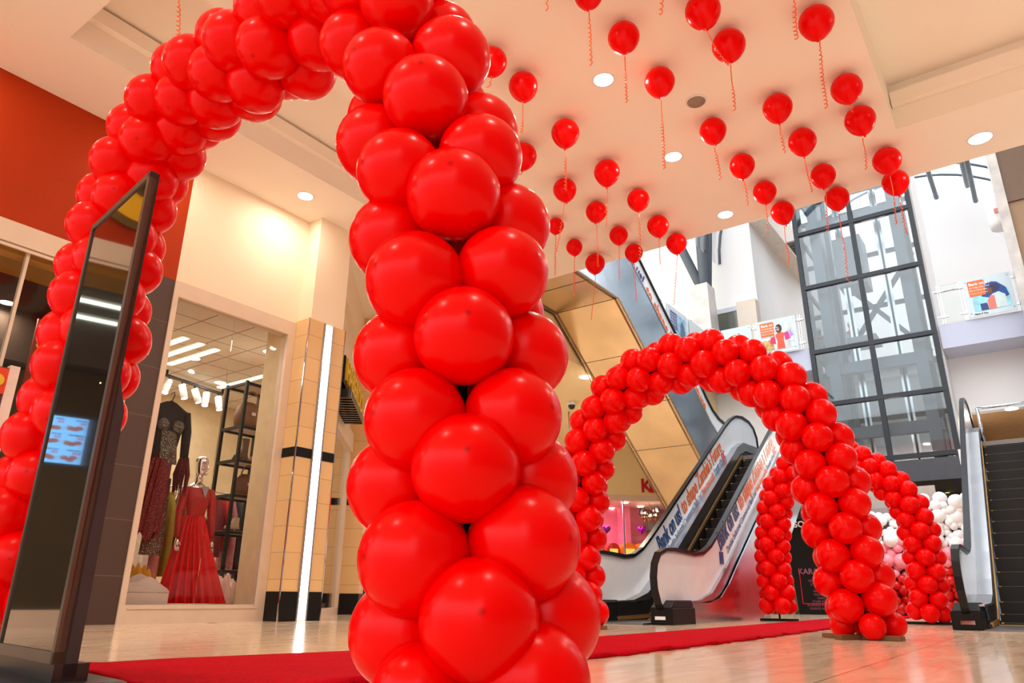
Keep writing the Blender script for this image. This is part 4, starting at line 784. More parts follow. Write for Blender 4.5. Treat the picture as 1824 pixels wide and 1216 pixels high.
# sequinned gown hanging in the window
def speck(name, base, fleck, thr=.42, sc=80):
    m = mat(name, base, .5); n = m.node_tree.nodes; L = m.node_tree.links; b = n['Principled BSDF']; v = n.new('ShaderNodeTexVoronoi'); v.inputs['Scale'].default_value = sc
    t_ = [x for x in n if x.type == 'TEX_COORD'][0]; L.new(t_.outputs['Object'], v.inputs['Vector']); r = n.new('ShaderNodeValToRGB'); r.color_ramp.elements[0].position = thr*.35; r.color_ramp.elements[0].color = (1, 1, 1, 1); r.color_ramp.elements[1].position = thr*.5; r.color_ramp.elements[1].color = (0, 0, 0, 1)
    L.new(v.outputs['Distance'], r.inputs[0]); mi = n.new('ShaderNodeMix'); mi.data_type = 'RGBA'; L.new(r.outputs[0], mi.inputs[0]); src = b.inputs['Base Color'].links[0].from_socket; L.new(src, mi.inputs[6]); mi.inputs[7].default_value = lin(fleck)+(1,); L.new(mi.outputs[2], b.inputs['Base Color']); L.new(r.outputs[0], b.inputs['Metallic']); return m
SMR = speck('maroon_sequins', (92, 8, 14), (236, 190, 190)); SSV = speck('silver_sequins', (70, 64, 54), (220, 216, 200), .6, 60); BLK = mat('black_fabric', (26, 22, 22), .8); MRN = mat('maroon_feather', (84, 6, 10), .9, var=.3, scale=40)
dx_, dy_ = 4.82, 8.95; zt_ = 2.62
t = thing('sequinned_gown', 'hanging black and silver gown with maroon sequin skirt and feather cuffs, left of the mannequin', 'gown', (dx_, dy_, zt_+.15), 'gowns hung in the window')
MB().tube([(dx_-.02, dy_, zt_+.16), (dx_+.02, dy_, zt_+.19), (dx_+.03, dy_, zt_+.14), (dx_, dy_, zt_+.06)], .006, 6).tube([(dx_-.24, dy_, zt_-.06), (dx_, dy_, zt_+.06), (dx_+.24, dy_, zt_-.06)], .018, 8).build('hanger', BLACKM, t)
q = MB(); loft(q, [ring_(dx_, dy_, zt_+.05, .07, .03), ring_(dx_, dy_, zt_-.04, .23, .05), ring_(dx_, dy_, zt_-.2, .22, .08), ring_(dx_, dy_, zt_-.5, .17, .07), ring_(dx_-.02, dy_, zt_-.75, .14, .06)]); q.build('black_bodice', BLK, t)
for sg in (-1, 1):
    q = MB(); q.ball((dx_+sg*.1, dy_-.075, zt_-.27), .085, 14, 8, 1.0, 1, .5); q.build('cup', SSV, t)
    q = MB(); q.tube([(dx_+sg*.23, dy_, zt_-.05), (dx_+sg*.27, dy_, zt_-.3), (dx_+sg*.29, dy_, zt_-.68)], [.05, .06, .05], 12); sl = q.build('sleeve', BLK, t)
    q = MB(); rr = random.Random(3)
    for k_ in range(40):
        a = rr.uniform(0, 6.28); q.tube([(dx_+sg*.29+.05*math.cos(a), dy_+.05*math.sin(a), zt_-.66+rr.uniform(-.05, .03)), (dx_+sg*.29+.09*math.cos(a), dy_+.08*math.sin(a), zt_-.85), (dx_+sg*.29+.08*math.cos(a), dy_+.07*math.sin(a), zt_-.98-rr.uniform(0, .15))], [.014, .016, .003], 5, False)
    q.build('feather_cuff', MRN, sl)
q = MB(); rings = [[(dx_+.01*k_+(.1+.03*math.sin(7*a))*math.cos(a)*(1+k_*.05), dy_-.03+.06*math.sin(a), zt_-.34-.1*k_) for a in [2*math.pi*j/48 for j in range(48)]] for k_ in range(5)]; loft(q, rings); q.build('corset', SSV, t)
q = MB(); rings = []
for i in range(10):
    v = i/9; rings.append([(dx_-.02-.06*v+(.13+.05*v+.012*math.sin(13*a))*math.cos(a), dy_-.02+(.08+.012*math.sin(13*a))*math.sin(a), zt_-.7-.95*v+(.06*math.sin(5*a) if i == 9 else 0)) for a in [2*math.pi*j/90 for j in range(90)]])
loft(q, rings); q.build('sequin_skirt', SMR, t)
q = MB(); rings = []
for i in range(8):
    v = i/7; rings.append([(dx_+.12+.0*v+(.1+.04*v+.01*math.sin(11*a))*math.cos(a), dy_+.12+.05*math.sin(a), zt_-.9-.95*v) for a in [2*math.pi*j/70 for j in range(70)]])
loft(q, rings); q.build('silver_underskirt', SSV, t)
q = MB(); rings = []
t = thing('maroon_gown', 'plain maroon velvet gown behind the sequinned gown at the window frame', 'gown', (4.52, 9.15, 2.2), 'gowns hung in the window')
for i in range(8):
    v = i/7; rings.append([(4.52+(.05+.1*min(1, v*5)+.01*math.sin(9*a))*math.cos(a), 9.15+.06*math.sin(a), 2.15-1.3*v) for a in [2*math.pi*j/60 for j in range(60)]])
loft(q, rings); q.build('body', MRN, t); MB().tube([(4.4, 9.15, 2.1), (4.52, 9.15, 2.2), (4.64, 9.15, 2.1)], .012, 6).tube([(4.52, 9.15, 2.2), (4.54, 9.15, 2.27)], .005, 6).build('hanger', BLACKM, t)
MB().tube([(4.2, 9.05, 2.83), (5.3, 9.05, 2.83)], .012, 8).tube([(4.2, 9.05, 2.83), (4.2, 9.05, 4.05)], .01, 6).tube([(5.3, 9.05, 2.83), (5.3, 9.05, 4.05)], .01, 6)
# clothes rail with garments behind
t = thing('clothes_rail', 'steel clothes rail of garments behind the mannequin', 'clothes rail', (6, 10.6, FL))
MB().tube([(5.3, 10.6, FL), (5.3, 10.6, 1.85), (7.4, 10.6, 1.85), (7.4, 10.6, FL)], .018, 8).build('rail', CHROME, t)
for i, (x, cl, ln, lab) in enumerate(((5.62, (226, 220, 222), 1.1, 'white blouse'), (5.78, (196, 130, 132), 1.3, 'dusty pink dress'), (5.94, (150, 142, 50), 1.2, 'olive yellow skirt'), (6.10, (60, 60, 58), .95, 'dark checked shirt'), (6.27, (24, 24, 60), 1.15, 'navy dress'), (6.72, (120, 16, 20), .9, 'dark red blouse'), (6.85, (214, 40, 40), .8, 'bright red top'), (6.98, (200, 130, 140), 1.2, 'pink and red patterned dress'), (7.11, (70, 70, 76), 1.2, 'charcoal coat'), (7.24, (120, 120, 126), 1.0, 'grey jacket'))):
    t = thing('hanging_garment', lab+' on the clothes rail inside the dress shop', 'garment', (x, 10.6, 1.85), 'garments on the clothes rail')
    q = MB(); rings = []
    for k_ in range(6):
        v = k_/5; rings.append([(x+(.028+.026*min(1, v*3)+.012*math.sin(5*a))*math.cos(a), 10.6+(.06+.16*min(1, v*4))*math.sin(a), 1.76-ln*v) for a in [2*math.pi*j/30 for j in range(30)]])
    loft(q, rings); q.build('cloth', mat('cloth_%d' % i, cl, .8, var=.25 if i in (3, 7) else .1, scale=20), t); MB().tube([(x, 10.42, 1.74), (x, 10.6, 1.79), (x, 10.78, 1.74)], .012, 6).tube([(x, 10.6, 1.79), (x, 10.6, 1.87)], .004, 5).build('hanger', CHROME, t)
# black shelving with bags and shoes
rx0_, rx1_, ry0_, ry1_ = 6.28, 6.86, 9.55, 10.05; rz = 3.42
t = thing('shelf_rack', 'tall black steel shelf rack of bags and shoes at the right of the shop window', 'shelf', ((rx0_+rx1_)/2, (ry0_+ry1_)/2, FL))
for x in (rx0_, rx1_):
    for y in (ry0_, ry1_): MB().box(x-.022, x+.022, y-.022, y+.022, FL, rz).build('post', BLACKM, t)
shz = [onY(a, b, ry0_).z for a, b in ((432, 757), (424, 817), (415, 879), (408, 945), (402, 1015))]
for z in [rz-.02]+shz:
    q = MB().box(rx0_-.02, rx1_+.02, ry0_-.02, ry0_+.02, z-.04, z).box(rx0_-.02, rx1_+.02, ry1_-.02, ry1_+.02, z-.04, z).box(rx0_-.02, rx0_+.02, ry0_, ry1_, z-.04, z).box(rx1_-.02, rx1_+.02, ry0_, ry1_, z-.04, z)
    so = q.build('shelf', BLACKM, t); MB().box(rx0_, rx1_, ry0_, ry1_, z-.008, z+.006).build('shelf_board', mat('shelf_wood', (196, 176, 158), .5), so)
def bag(x, y, z, s, col, lab):
    t = thing('handbag', lab, 'handbag', (x, y, z)); m = mat('leather_%s' % lab[:5], col, .5, bump=.2)
    q = MB(); loft(q, [ring_(x, y, z+.008, .02*s, .01*s, 20), ring_(x, y, z+.01, .17*s, .09*s, 20), ring_(x, y, z+.12*s, .2*s, .1*s, 20), ring_(x, y, z+.26*s, .15*s, .07*s, 20), ring_(x, y, z+.33*s, .08*s, .03*s, 20), ring_(x, y, z+.335*s, .01, .005, 20)]); q.build('body', m, t)
    MB().tube([(x+.11*s*math.cos(a), y-.04*s, z+.3*s+.16*s*math.sin(a)) for a in [math.pi*i/10 for i in range(11)]], .012*s, 8).build('handle', m, t); MB().box(x-.03*s, x+.03*s, y-.115*s, y-.09*s, z+.15*s, z+.19*s).build('clasp', CHROME, t)
bag(6.5, 9.75, shz[0]+.006, 1.25, (128, 92, 66), 'taupe leather handbag on the highest occupied shelf of the rack'); bag(6.6, 9.75, shz[2]+.006, 1.0, (110, 66, 48), 'brown handbag on the middle shelf of the rack')
def shoe(x, y, z, col, lab, boot):
    t = thing('boot' if boot else 'shoe', lab, 'shoe', (x, y, z)); m = mat('shoe_'+lab[:6].strip(), col, .5)
    q = MB(); rr = [ring_(x+.02, y, z+.035, .13, .045), ring_(x+.02, y, z+.07, .12, .045), ring_(x+.06, y, z+.12, .07, .042), ring_(x+.075, y, z+.2, .05, .045)]
    if boot: rr += [ring_(x+.075, y, z+.34, .06, .05)]
    rr.insert(0, ring_(x+.02, y, z+.03, .01, .01)); loft(q, rr); q.build('upper', m, t); MB().box(x-.1, x+.02, y-.04, y+.04, z+.006, z+.03).build('sole', BLACKM, t); MB().tube([(x+.1, y, z+.006), (x+.12, y, z+.08)], [.012, .022], 8).build('heel', BLACKM, t)
shoe(6.4, 9.68, shz[1]+.006, (96, 70, 56), 'brown ankle boot on the second shelf', True); shoe(6.70, 9.78, shz[1]+.006, (176, 130, 84), 'tan pump beside the ankle boot', False); shoe(6.42, 9.7, shz[3]+.006, (196, 180, 158), 'beige laced heel on the fourth shelf', False)
# parcels and folded fabric on the window floor
def pile(name, lab, cat, x0, x1, y0, y1, z0, h, col, seed, w=10):
    rr = random.Random(seed); q = MB(); n = 22; v = []
    for i in range(n+1):
        for j in range(n+1):
            u_, v_ = i/n, j/n; e = (math.sin(math.pi*u_)*math.sin(math.pi*v_))**.35; z = z0+.004+h*e*(.72+.2*math.sin(w*u_+3*v_+seed)+.12*math.sin(w*1.7*v_+seed*2+u_*4)); v.append((x0+(x1-x0)*u_, y0+(y1-y0)*v_, z))
    m_ = len(v); v += [(a, b, z0+.001) for a, b, c_ in v]; f_ = []
    for i in range(n):
        for j in range(n): a = i*(n+1)+j; f_ += [(a, a+n+1, a+n+2, a+1), (m_+a, m_+a+1, m_+a+n+2, m_+a+n+1)]
    q.add(v, f_, True); return tag(q.build(name, mat(name+str(seed), col, .6, bump=.2)), lab, cat)
tag(MB().box(4.42, 5.0, 8.62, 9.0, FL, FL+.13).build('white_box', mat('white_carton', (226, 216, 208), .6)), 'flat white carton on the shop window floor at the left corner', 'box')
pile('plastic_parcel', 'clear plastic wrapped parcel lying on the white carton', 'parcel', 4.42, 5.02, 8.62, 8.98, FL+.131, .2, (208, 198, 192), 1)
pile('yellow_cloth', 'crumpled mustard yellow cloth beside the parcel in the window', 'cloth', 4.75, 5.07, 9.02, 9.4, FL, .5, (206, 150, 20), 2, 14)
for i, (z, c_, l_) in enumerate(((0, (170, 160, 190), 'lilac folded cloth at the bottom of the stack by the window frame'), (.1, (190, 180, 206), 'pale lilac folded cloth in the middle of the stack by the window frame'), (.2, (204, 198, 220), 'lilac plastic-wrapped cloth topmost of the stack by the window frame'))):
    pile('folded_cloth', l_, 'folded cloth', 4.41, 4.68, 9.05, 9.45, FL+.45+z*.9 if False else FL+z*1.3, .12, c_, 5+i, 8)
pile('pale_pink_cloth', 'heap of pale pink cloth on the window floor at the right corner', 'cloth', 6.0, 6.25, 9.0, 9.5, FL, .42, (216, 180, 170), 4, 12)
# ------------------------------------------------------------------ sign on the angled shopfront
def au(px, py, off): P = onA(px, py, off); v = P-Vector((AP.x, AP.y, 0)); return v.dot(AD), P.z
ua, z1a = au(616, 632, .3); ub_, z1b = au(641, 716, .3); _, z0a = au(612, 680, .3)
t = thing('shop_sign', 'black sign box with tall yellow letters above the angled shopfront door', 'sign', apt((ua+ub_)/2, .2, z0a))
q = MB(); abox(q, ua, ub_+.5, .12, .3, z0a, z1a); q.build('box', BLACKM, t)
fit_text('letters', 'HABERDO', apt(ua+.03, .305, z0a+.06), apt(ub_+.1, .305, z0a+.06), (z1a-z0a)*.8, YEL, t, d=.02, bold=.01, ext=.02)
q = MB()
for i in range(12): abox(q, ua+.1+i*.16, ua+.18+i*.16, .1, .42, z0a-.22, z0a-.08)
q.build('rack_slats', BLACK, t)
P = QC+QD*0
# ------------------------------------------------------------------ sweet shop contents
def qthing(name, lab, cat, px, py, off, grp=None): P = onQ(px, py, off); return thing(name, lab, cat, P, grp), P
RS = mat('sign_red', (198, 12, 30), .4)
t = thing('shop_letters', 'red handwritten-style K U letters on the cream wall over the sweet shop', 'sign', onQ(1140, 877, .05))
lu, lz = uq(1141, 876); hK = uq(1141, 851)[1]-lz
text('letter', 'K', hK*1.35, RS, frame(qpt(lu, .03, lz), QD, (0, 0, 1)), t, .02, bold=.01); lu2 = uq(1156, 876)[0]; text('letter', 'U', hK*1.35, RS, frame(qpt(lu2, .03, lz), QD, (0, 0, 1)), t, .02, bold=.01)
text('letter', 'KA', hK*1.35, RS, frame(qpt(lu2+hK*1.0, .03, lz), QD, (0, 0, 1)), t, .02, bold=.01)
PUR = mat('purple_foil', (176, 14, 170), .15, .7, var=.15, scale=8)
def heart(px, py, s, lab, turn):
    c_ = onQ(px, py, -1.0); t = thing('heart_balloon', lab, 'balloon', c_, 'purple foil heart balloons'); ux = (QD*math.cos(turn)+QN*math.sin(turn)).normalized(); nn = ux.cross(Vector((0, 0, 1)))
    out = []
    for i in range(40): a = 2*math.pi*i/40; out.append((16*math.sin(a)**3/17, (13*math.cos(a)-5*math.cos(2*a)-2*math.cos(3*a)-math.cos(4*a))/17))
    q = MB(); rings = []
    for k_, (sc, dp) in enumerate(((.02, .26), (.45, .24), (.75, .17), (.93, .07), (1, 0), (.93, -.07), (.75, -.17), (.45, -.24), (.02, -.26))): rings.append([c_+ux*(a*s*sc)+Vector((0, 0, (b*sc+.0)*s))+nn*(dp*s) for a, b in out])
    loft(q, rings); q.build('foil', PUR, t); MB().tube([c_-Vector((0, 0, s*1.0)), c_-Vector((.03, 0, s*1.6)), c_-Vector((0, 0, s*2.6))], .006, 5).build('ribbon', ORIB, t)
heart(1079, 943, .19, 'purple foil heart balloon left of the shop glass joint', .1); heart(1143, 943, .18, 'purple foil heart balloon turned sideways near the chandelier', .9)
c_ = onQ(1158, 916, -1.3); t = thing('chandelier', 'cluster of clear glass globe lamps on brass stems in the sweet shop', 'chandelier', c_+Vector((0, 0, .3)))
rr = random.Random(8); BR = mat('brass', (196, 160, 80), .25, 1)
MB().tube([c_+Vector((0, 0, .2)), Vector((c_.x, c_.y, zg+.1))], .012, 6).build('rod', BR, t)
for i in range(10):
    a = i*.63; P = c_+QD*(.42*math.cos(a)*rr.uniform(.5, 1))+QN*(.3*math.sin(a))+Vector((0, 0, rr.uniform(-.12, .2)))
    g_ = MB().ball(P, .12, 14, 10).build('globe', glassmat('globe_glass', (.97, .97, .97), 1.6), t); MB().ball(P, .035, 8, 6).build('bulb', mat('bulb_glow', (255, 230, 190), emit=12), g_); MB().tube([P-Vector((0, 0, .1)), P-Vector((0, 0, .2))], .03, 8).build('socket', BR, t); MB().tube([P-Vector((0, 0, .15)), c_+Vector((0, 0, .0))], .01, 5).build('arm', BR, t)
OR_ = mat('orange_display', (236, 110, 10), .4, emit=.25); RD_ = mat('red_display', (190, 30, 12), .4, emit=.1)
for i, (pa, pb, m_, lab) in enumerate(((1050, 1077, RD_, 'rounded red display case left in the sweet shop'), (1082, 1105, RD_, 'rounded red display case behind the first heart balloon'), (1108, 1136, OR_, 'rounded glowing orange display case at the sweet shop centre'), (1138, 1160, OR_, 'rounded glowing orange display case nearest the escalator'))):
    ua_ = uq(pa, 980, -1.6)[0]; ub2 = uq(pb, 980, -1.6)[0]; zt2 = uq(pa, 966, -1.6)[1]; t = thing('display_case', lab, 'display case', qpt((ua_+ub2)/2, -1.6, 0), 'rounded display cases'); wd = ub2-ua_
    pr = [(ua_+.02*0, 0), (ub2, 0), (ub2, zt2-.25)]+[(ua_+wd/2+wd/2*math.cos(a), zt2-.25+.25*math.sin(a)) for a in [math.pi*k_/10 for k_ in range(1, 10)]]+[(ua_, zt2-.25)]
    MB().prism([qpt(u_, -1.6, z) for u_, z in pr], -QN*.5).build('cabinet', m_, t); q = MB(); qbox(q, ua_+wd*.2, ub2-wd*.2, -1.6, -1.58, zt2-.55, zt2-.2); q.build('glass_front', mat('case_glow', (255, 200, 90), emit=.8), t)
P0_ = uq(1066, 975, -1.2); q = MB(); qbox(q, P0_[0]-.16, P0_[0]+.16, -1.25, -1.2, P0_[1]-.25, P0_[1]+.25); t = q.build('price_card', WHITE); tag(t, 'white rounded sign card standing before the left display case', 'sign')
q = MB(); u0_, u1_ = uq(1150, 935, -2.8)[0], uq(1168, 935, -2.8)[0]; z0_, z1_ = uq(1155, 945, -2.8)[1], uq(1155, 930, -2.8)[1]; qbox(q, u0_, u1_+.6, -3.0, -2.6, z0_, z1_); tag(q.build('grey_wall_cabinet', mat('grey_cabinet', (150, 140, 134), .6)), 'grey cabinet on the pink wall under the chandelier', 'cabinet')
for i, (px, py, lab) in enumerate(((1089, 905, 'left ceiling lamp'), (1113, 895, 'ceiling lamp above the glass joint'), (1116, 911, 'bright ceiling lamp washing the pink corner'), (1141, 902, 'ceiling lamp left of the chandelier'))):
    u_, z_ = uq(px, py, 0); P = CAM+ray(px, py)*((zg+.1-.02-CAMH)/ray(px, py).z); t = thing('recessed_ceiling_light', lab+' in the sweet shop', 'ceiling light', P, 'sweet shop ceiling lights')
    MB().lathe([(.001, -.02), (.1, -.02), (.11, 0)], P, 16).build('lamp_disc', EMW, t)
area('sweet_shop_fill', qpt(-1, -1.6, zg), 2.5, 120, (1, .8, .9), 'SQUARE'); area('hall_far_fill', onQ(1040, 760, 2.5)+Vector((0, 0, 0)), 1.2, 90, (1, .82, .55), 'DISK')  # added fill lamps without fittings, for sweet shop and far hall
P = onZ(1044, 671, zl); t = thing('recessed_ceiling_light', 'round light in the far low ceiling left of the bronze underside', 'ceiling light', P, 'low ceiling lights'); MB().lathe([(.001, -.01), (.14, -.01), (.15, 0)], P, 20).build('lamp_disc', EMW, t); area('downlight', P-Vector((0, 0, .05)), .3, 90)
P = onZ(1018, 716, zl); t = thing('dome_camera', 'white and black dome camera on the low ceiling by the middle arch', 'camera', P); MB().lathe([(.12, 0), (.12, -.06), (.1, -.08)], P, 18).build('mount', WHITE, t); MB().ball(P-Vector((0, 0, .1)), .09, 14, 8).build('dome', BLACK, t)
P = onZ(1013, 733, zl); tag(MB().tube([P, P-Vector((0, 0, .9))], .02, 8).build('hanging_rod', STEEL), 'thin steel rod hanging from the low ceiling below the dome camera', 'rod')
# ------------------------------------------------------------------ balloon wall, booth and back of the atrium
struct('ceiling_back', MB().box(22.6, 23.3, -5, 8, 3.84, 3.9), MATS['dark_brown_interior'])
struct('wall_back_dark', MB().box(23.2, 23.4, -6, 9, 0, 3.9), mat('dark_back_wall', (44, 38, 36), .5, coat=.3))
t = thing('balloon_wall', 'organic wall of white, pink and red balloons behind the farthest arch', 'balloon wall', (18.5, 2.9, 0))
MB().box(18.62, 18.68, 1.0, 4.05, 0, 2.3).build('backing_panel', mat('backing_grey', (150, 140, 140), .7), t)
rr = random.Random(21); its = []; yy = []
for i in range(9000):
    y = rr.uniform(.9, 3.95); z = rr.uniform(.1, 2.5); r = rr.choice((.085, .1, .12, .15, .17)); x = 18.5-rr.uniform(0, .16)
    if z > (2.12 if y > 2.3 else 2.42): continue
    if any((y-b)**2+(z-c)**2 < ((r+d)*.6)**2 for a, b, c, d in its): continue
    its.append((x, y, max(z, r), r))
def vis_(e): px, py, pz = pj(e[:3]); return e[3]+(1 if 1520 < px < 1712 else 0)
its.sort(key=lambda e: -vis_(e))
ms = {}
for nm, m_ in (('w', WHITEB), ('p', PINKB), ('r', RED2)): me = BMS.copy(); me.materials.clear(); me.materials.append(m_); ms[nm] = me
key = lambda z, y: 'w' if z > 1.5+.08*math.sin(y*3) else 'p' if z > .92+.12*math.sin(y*4) else 'r'
for (x, y, z, r) in its[:98]:
    o = bpy.data.objects.new('balloon', ms[key(z, y)]); COL.objects.link(o); o.parent = t; o.matrix_local = Matrix.Translation(Vector((x, y, z))-Vector(t.location)) @ basis((-1, rr.uniform(-.4, .4), rr.uniform(-.3, .4))) @ Matrix.Scale(2*r, 4)
for nm, m_ in (('w', WHITEB), ('p', PINKB), ('r', RED2)):
    q = MB()
    for (x, y, z, r) in its[98:]:
        if key(z, y) == nm: q.ball((x, y, z), r, 14, 10)
    if q.v: o = q.build('remaining_balloons', m_, t); o['kind'] = 'stuff'
# karaoke poster and booth
t = thing('poster_stand', 'tall black karaoke poster board with pink lettering behind the arch leg', 'poster', (18.2, 4.75, 0))
a = onX(1424, 1090, 18.2); b_ = onX(1495, 1090, 18.2); zt3 = onX(1440, 925, 18.2).z
MB().hexa([(18.2, b_.y, 0), (18.26, b_.y, 0), (18.26, a.y, 0), (18.2, a.y, 0)], [(18.2, b_.y, zt3-.1), (18.26, b_.y, zt3-.1), (18.26, a.y+.15, zt3+.1), (18.2, a.y+.15, zt3+.1)]).build('board', BLACKM, t)
PK = mat('poster_pink_text', (150, 84, 112), .5); wy = a.y-b_.y
text('headline', 'KARAOKE PARTY', .17, PK, frame((18.19, a.y-.08, onX(1440, 1022, 18.2).z), (0, -1, 0), (0, 0, 1)), t, .002, bold=.004); text('headline', 'SONG', .2, WHITE, frame((18.19, a.y-.1, onX(1440, 938, 18.2).z), (0, -1, 0), (0, 0, 1)), t, .002, bold=.004)
for i, s_ in enumerate(('GET UP FOR THE', 'JOIN THE FUN', 'SINGING', 'BIRTHDAYS', 'WEDDINGS', 'FAMILY', 'STAFF PARTIES', 'BUSINESS FUNCTIONS', 'EVENTS WELCOME')): text('listing', s_, .07, PK, frame((18.19, a.y-.55, onX(1440, 1036, 18.2).z-.075*i), (0, -1, 0), (0, 0, 1)), t, .001, align='CENTER')
q = MB(); q.box(18.185, 18.2, a.y-1.0, a.y-.1, .22, .24).box(18.185, 18.2, a.y-.115, a.y-.1, .22, 1.0); q.build('border', RS, t)
c1_ = onX(1402, 1090, 18.8); t = thing('booth_frame', 'greenish panelled booth side wall left of the karaoke poster', 'booth', (18.8, (c1_.y+a.y)/2, 0)); zt4 = onX(1420, 915, 18.8).z
GP = mat('booth_panel', (168, 160, 130), .5); MB().box(18.8, 18.9, a.y+.02, c1_.y+.4, 0, zt4).build('panel', GP, t)
q = MB()
for z in (.05, .45, .9, 1.5, 2.1, zt4-.05): q.box(18.77, 18.8, a.y, c1_.y+.4, z-.03, z+.03)
for y in (a.y+.03, a.y+.28): q.box(18.76, 18.8, y-.03, y+.03, 0, zt4)
q.build('frame_bars', mat('booth_bars', (110, 100, 72), .5), t)
for i, (pa, pb, ya_, yb_) in enumerate(((1538, 1605, 868, 912), (1632, 1664, 862, 905))):
    A_ = onX(pa, yb_, 19.5); B_ = onX(pb, ya_, 19.5); tag(MB().box(19.5, 19.54, B_.y, A_.y, 0, B_.z-.02).build('hoarding_board', mat('beige_board', (198, 184, 172), .6)), ('wide beige hoarding board above the balloon wall, left of the arch', 'beige hoarding board above the balloon wall, right of the arch')[i], 'board')
q = MB(); A_ = onX(1528, 860, 20.3)
for i, (px, py) in enumerate(((1655, 832), (1664, 843), (1671, 853), (1682, 865), (1687, 876), (1695, 886), (1524, 888))):
    P = onX(px, py, 22.85 if i % 2 else 23.1); t = thing('pendant_lamp', ('topmost small yellow oval lamp', 'second small yellow oval lamp from the top', 'third small yellow oval lamp from the top', 'fourth small yellow oval lamp from the top', 'fifth small yellow oval lamp from the top', 'lowest small yellow oval lamp', 'lone small yellow oval lamp left of the beige board')[i]+' under the lift', 'lamp', P, 'small lamps under the lift')
    MB().ball(P, .07, 10, 6, .35, .5, 1).build('shade', mat('yellow_lamp', (250, 240, 150), emit=2.5), t); MB().tube([P+Vector((0, 0, .02)), Vector((P.x, P.y, 3.85))], .004, 4).build('cord', BLACKM, t)
P = onX(1802, 728, 23); t = thing('recessed_ceiling_light', 'round light in the tan ceiling beyond the right escalator', 'ceiling light', onZ(1802, 728, 4.75), 'tan ceiling lights'); Pz = onZ(1802, 728, 4.75); MB().lathe([(.001, -.01), (.13, -.01), (.14, 0)], Pz, 20).build('lamp_disc', EMW, t); area('downlight', Pz-Vector((0, 0, .05)), .25, 60)
Pz = onZ(1601, 759, 4.6); t = thing('recessed_ceiling_light', 'round light in the tan ceiling seen through the lift glass', 'ceiling light', Pz, 'tan ceiling lights'); MB().lathe([(.001, -.01), (.16, -.01), (.17, 0)], Pz, 20).build('lamp_disc', EMW, t); area('downlight', Pz-Vector((0, 0, .05)), .25, 60)
struct('floor_behind_lift', MB().box(X1+.15, 24.5, Y0-.1, Y1+.1, 6.4, 6.82), WHITE)
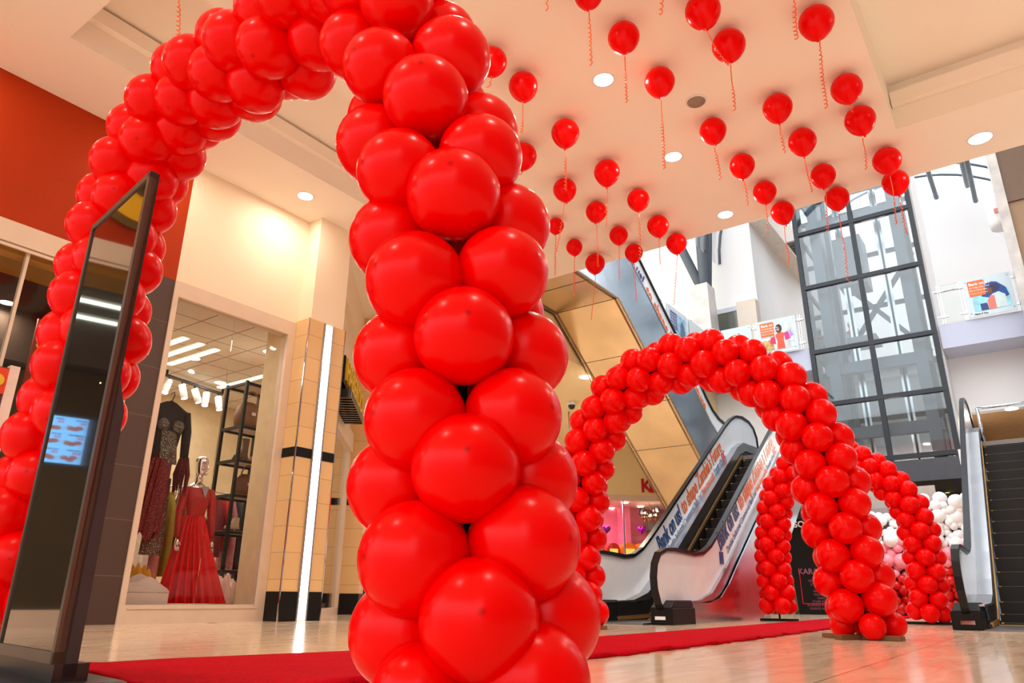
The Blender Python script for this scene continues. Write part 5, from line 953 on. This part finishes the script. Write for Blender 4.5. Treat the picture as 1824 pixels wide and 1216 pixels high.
# ------------------------------------------------------------------ people
def person(lab, loc, h, face, shirt, trousers, hair, extra=None, bag_=False):
    t = thing('person', lab, 'person', loc); s = h/1.75; o0 = Vector(loc); R_ = Matrix.Rotation(face, 3, 'Z')
    def V(x, y, z): return o0+R_ @ (Vector((x, y, z))*s)
    def skin(name, chains, material, sub=1):
        vs_ = []; ed = []; rad = []
        for ch in chains:
            prev = ch[0] if isinstance(ch[0], int) else None
            for e in (ch[1:] if prev is not None else ch):
                vs_.append(V(*e[:3])-o0); rad.append(e[3]*s); i = len(vs_)-1
                if prev is not None: ed.append((prev, i))
                prev = i
        m = bpy.data.meshes.new(name); m.from_pydata([tuple(v) for v in vs_], ed, []); o = bpy.data.objects.new(name, m); COL.objects.link(o)
        md = o.modifiers.new('skin', 'SKIN'); m.skin_vertices[0].data[0].use_root = True
        for i, r in enumerate(rad): m.skin_vertices[0].data[i].radius = (r, r)
        o.modifiers.new('sub', 'SUBSURF').levels = sub; o.modifiers['sub'].render_levels = 2
        dg = bpy.context.evaluated_depsgraph_get(); me = bpy.data.meshes.new_from_object(o.evaluated_get(dg)); bpy.data.objects.remove(o); me.materials.append(material); me.polygons.foreach_set('use_smooth', [True]*len(me.polygons)); me.name = name
        r = bpy.data.objects.new(name, me); COL.objects.link(r); r.parent = t; return r
    SKN = mat('brown_skin', (104, 66, 48), .5)
    skin('body', [[(0, 0, .95, .12), (0, 0, 1.12, .11), (0, 0, 1.32, .13), (0, 0, 1.44, .08), (0, .005, 1.51, .05), (0, .01, 1.60, .085), (0, .01, 1.69, .075)], [2, (.17, 0, 1.40, .06), (.23, 0, 1.16, .042), (.24, .06, .93, .032), (.24, .08, .84, .03)], [2, (-.17, 0, 1.40, .06), (-.23, 0, 1.16, .042), (-.24, .06, .93, .032), (-.24, .08, .84, .03)], [0, (.09, 0, .86, .09), (.10, .01, .5, .062), (.10, -.02, .1, .04), (.10, .1, .03, .035)], [0, (-.09, 0, .86, .09), (-.10, .01, .5, .062), (-.10, -.02, .1, .04), (-.10, .1, .03, .035)]], SKN)
    skin('shirt', [[(0, 0, .93, .135), (0, 0, 1.12, .125), (0, 0, 1.32, .145), (0, 0, 1.44, .09)], [2, (.17, 0, 1.40, .075), (.235, 0, 1.16, .055), (.245, .05, .98, .045)], [2, (-.17, 0, 1.40, .075), (-.235, 0, 1.16, .055), (-.245, .05, .98, .045)]], shirt)
    skin('trousers', [[(0, 0, .95, .135), (0, 0, .88, .12)], [1, (.09, 0, .84, .105), (.10, .01, .5, .08), (.10, -.02, .1, .07)], [1, (-.09, 0, .84, .105), (-.10, .01, .5, .08), (-.10, -.02, .1, .07)]], trousers)
    MB().ball(V(0, -.008, 1.675), .1*s, 16, 10, .95).build('hair', hair, t)
    for sg in (-1, 1): MB().ball(V(sg*.1, .06, .045), .12*s, 12, 6, .4, .42, 1).build('shoe', BLACKM, t)
    for sg in (-1, 1):
        q = MB(); hb = V(sg*.24, .085, .85); q.ball(hb-Vector((0, 0, .03*s)), .04*s, 10, 6, 1.2, .5, 1)
        for f_ in range(4): q.tube([V(sg*.24, .055+.02*f_, .80), V(sg*.235, .06+.022*f_, .74), V(sg*.23, .065+.02*f_, .70-.01*(f_ in (1, 2)))], .009*s, 6)
        q.tube([V(sg*.24, .12, .83), V(sg*.225, .15, .78)], .01*s, 6); q.build('hand', SKN, t)
    if extra: MB().ball(V(0, 0, 1.36), .2*s, 14, 8, .45, .95, .7).build('red_collar', extra, t)
    q = MB(); q.ball(V(0, .105, 1.615), .016*s, 8, 6, 1.4); q.ball(V(0, .095, 1.57), .02*s, 8, 6, .4, 1.4); q.build('nose_and_mouth', SKN, t)
    return t
d_ = ray(641, 1040); P = CAM+d_*((0-CAMH)/d_.z) if d_.z < 0 else CAM+d_*16; P = CAM+ray(642, 1000)*15.5; P.z = 0
person('person in a dark suit with short dark hair standing beyond the tiled rear pier', P, 1.74, 2.2, mat('dark_suit', (24, 20, 24), .8), MATS['dark_suit'], mat('dark_hair', (20, 15, 14), .8))
P = onX(1518, 600, X1+.9); P.z = 6.82
person('person in grey workwear with white cap and red collar, behind the lift', P, 1.75, 1.0, mat('grey_workwear', (150, 158, 166), .8), mat('grey_trousers', (130, 138, 146), .8), mat('white_cap', (236, 238, 240), .6), mat('red_collar', (206, 60, 50), .7))
tag(MB().lathe([(.001, .0), (.07, .001), (.06, .012), (.001, .016)], onY(378, 1111, 8.2)*1, 14).build('bottle_cap', mat('dark_red_scrap', (120, 20, 14), .6)), 'small dark red scrap lying on the floor under the shop window', 'scrap')

area('back_hall_fill', (16.6, 2.6, 3.6), 1.2, 70, (1, .95, .9), 'DISK', (0, .5, 0))  # added fill lamp hanging free, brightens the balloon wall
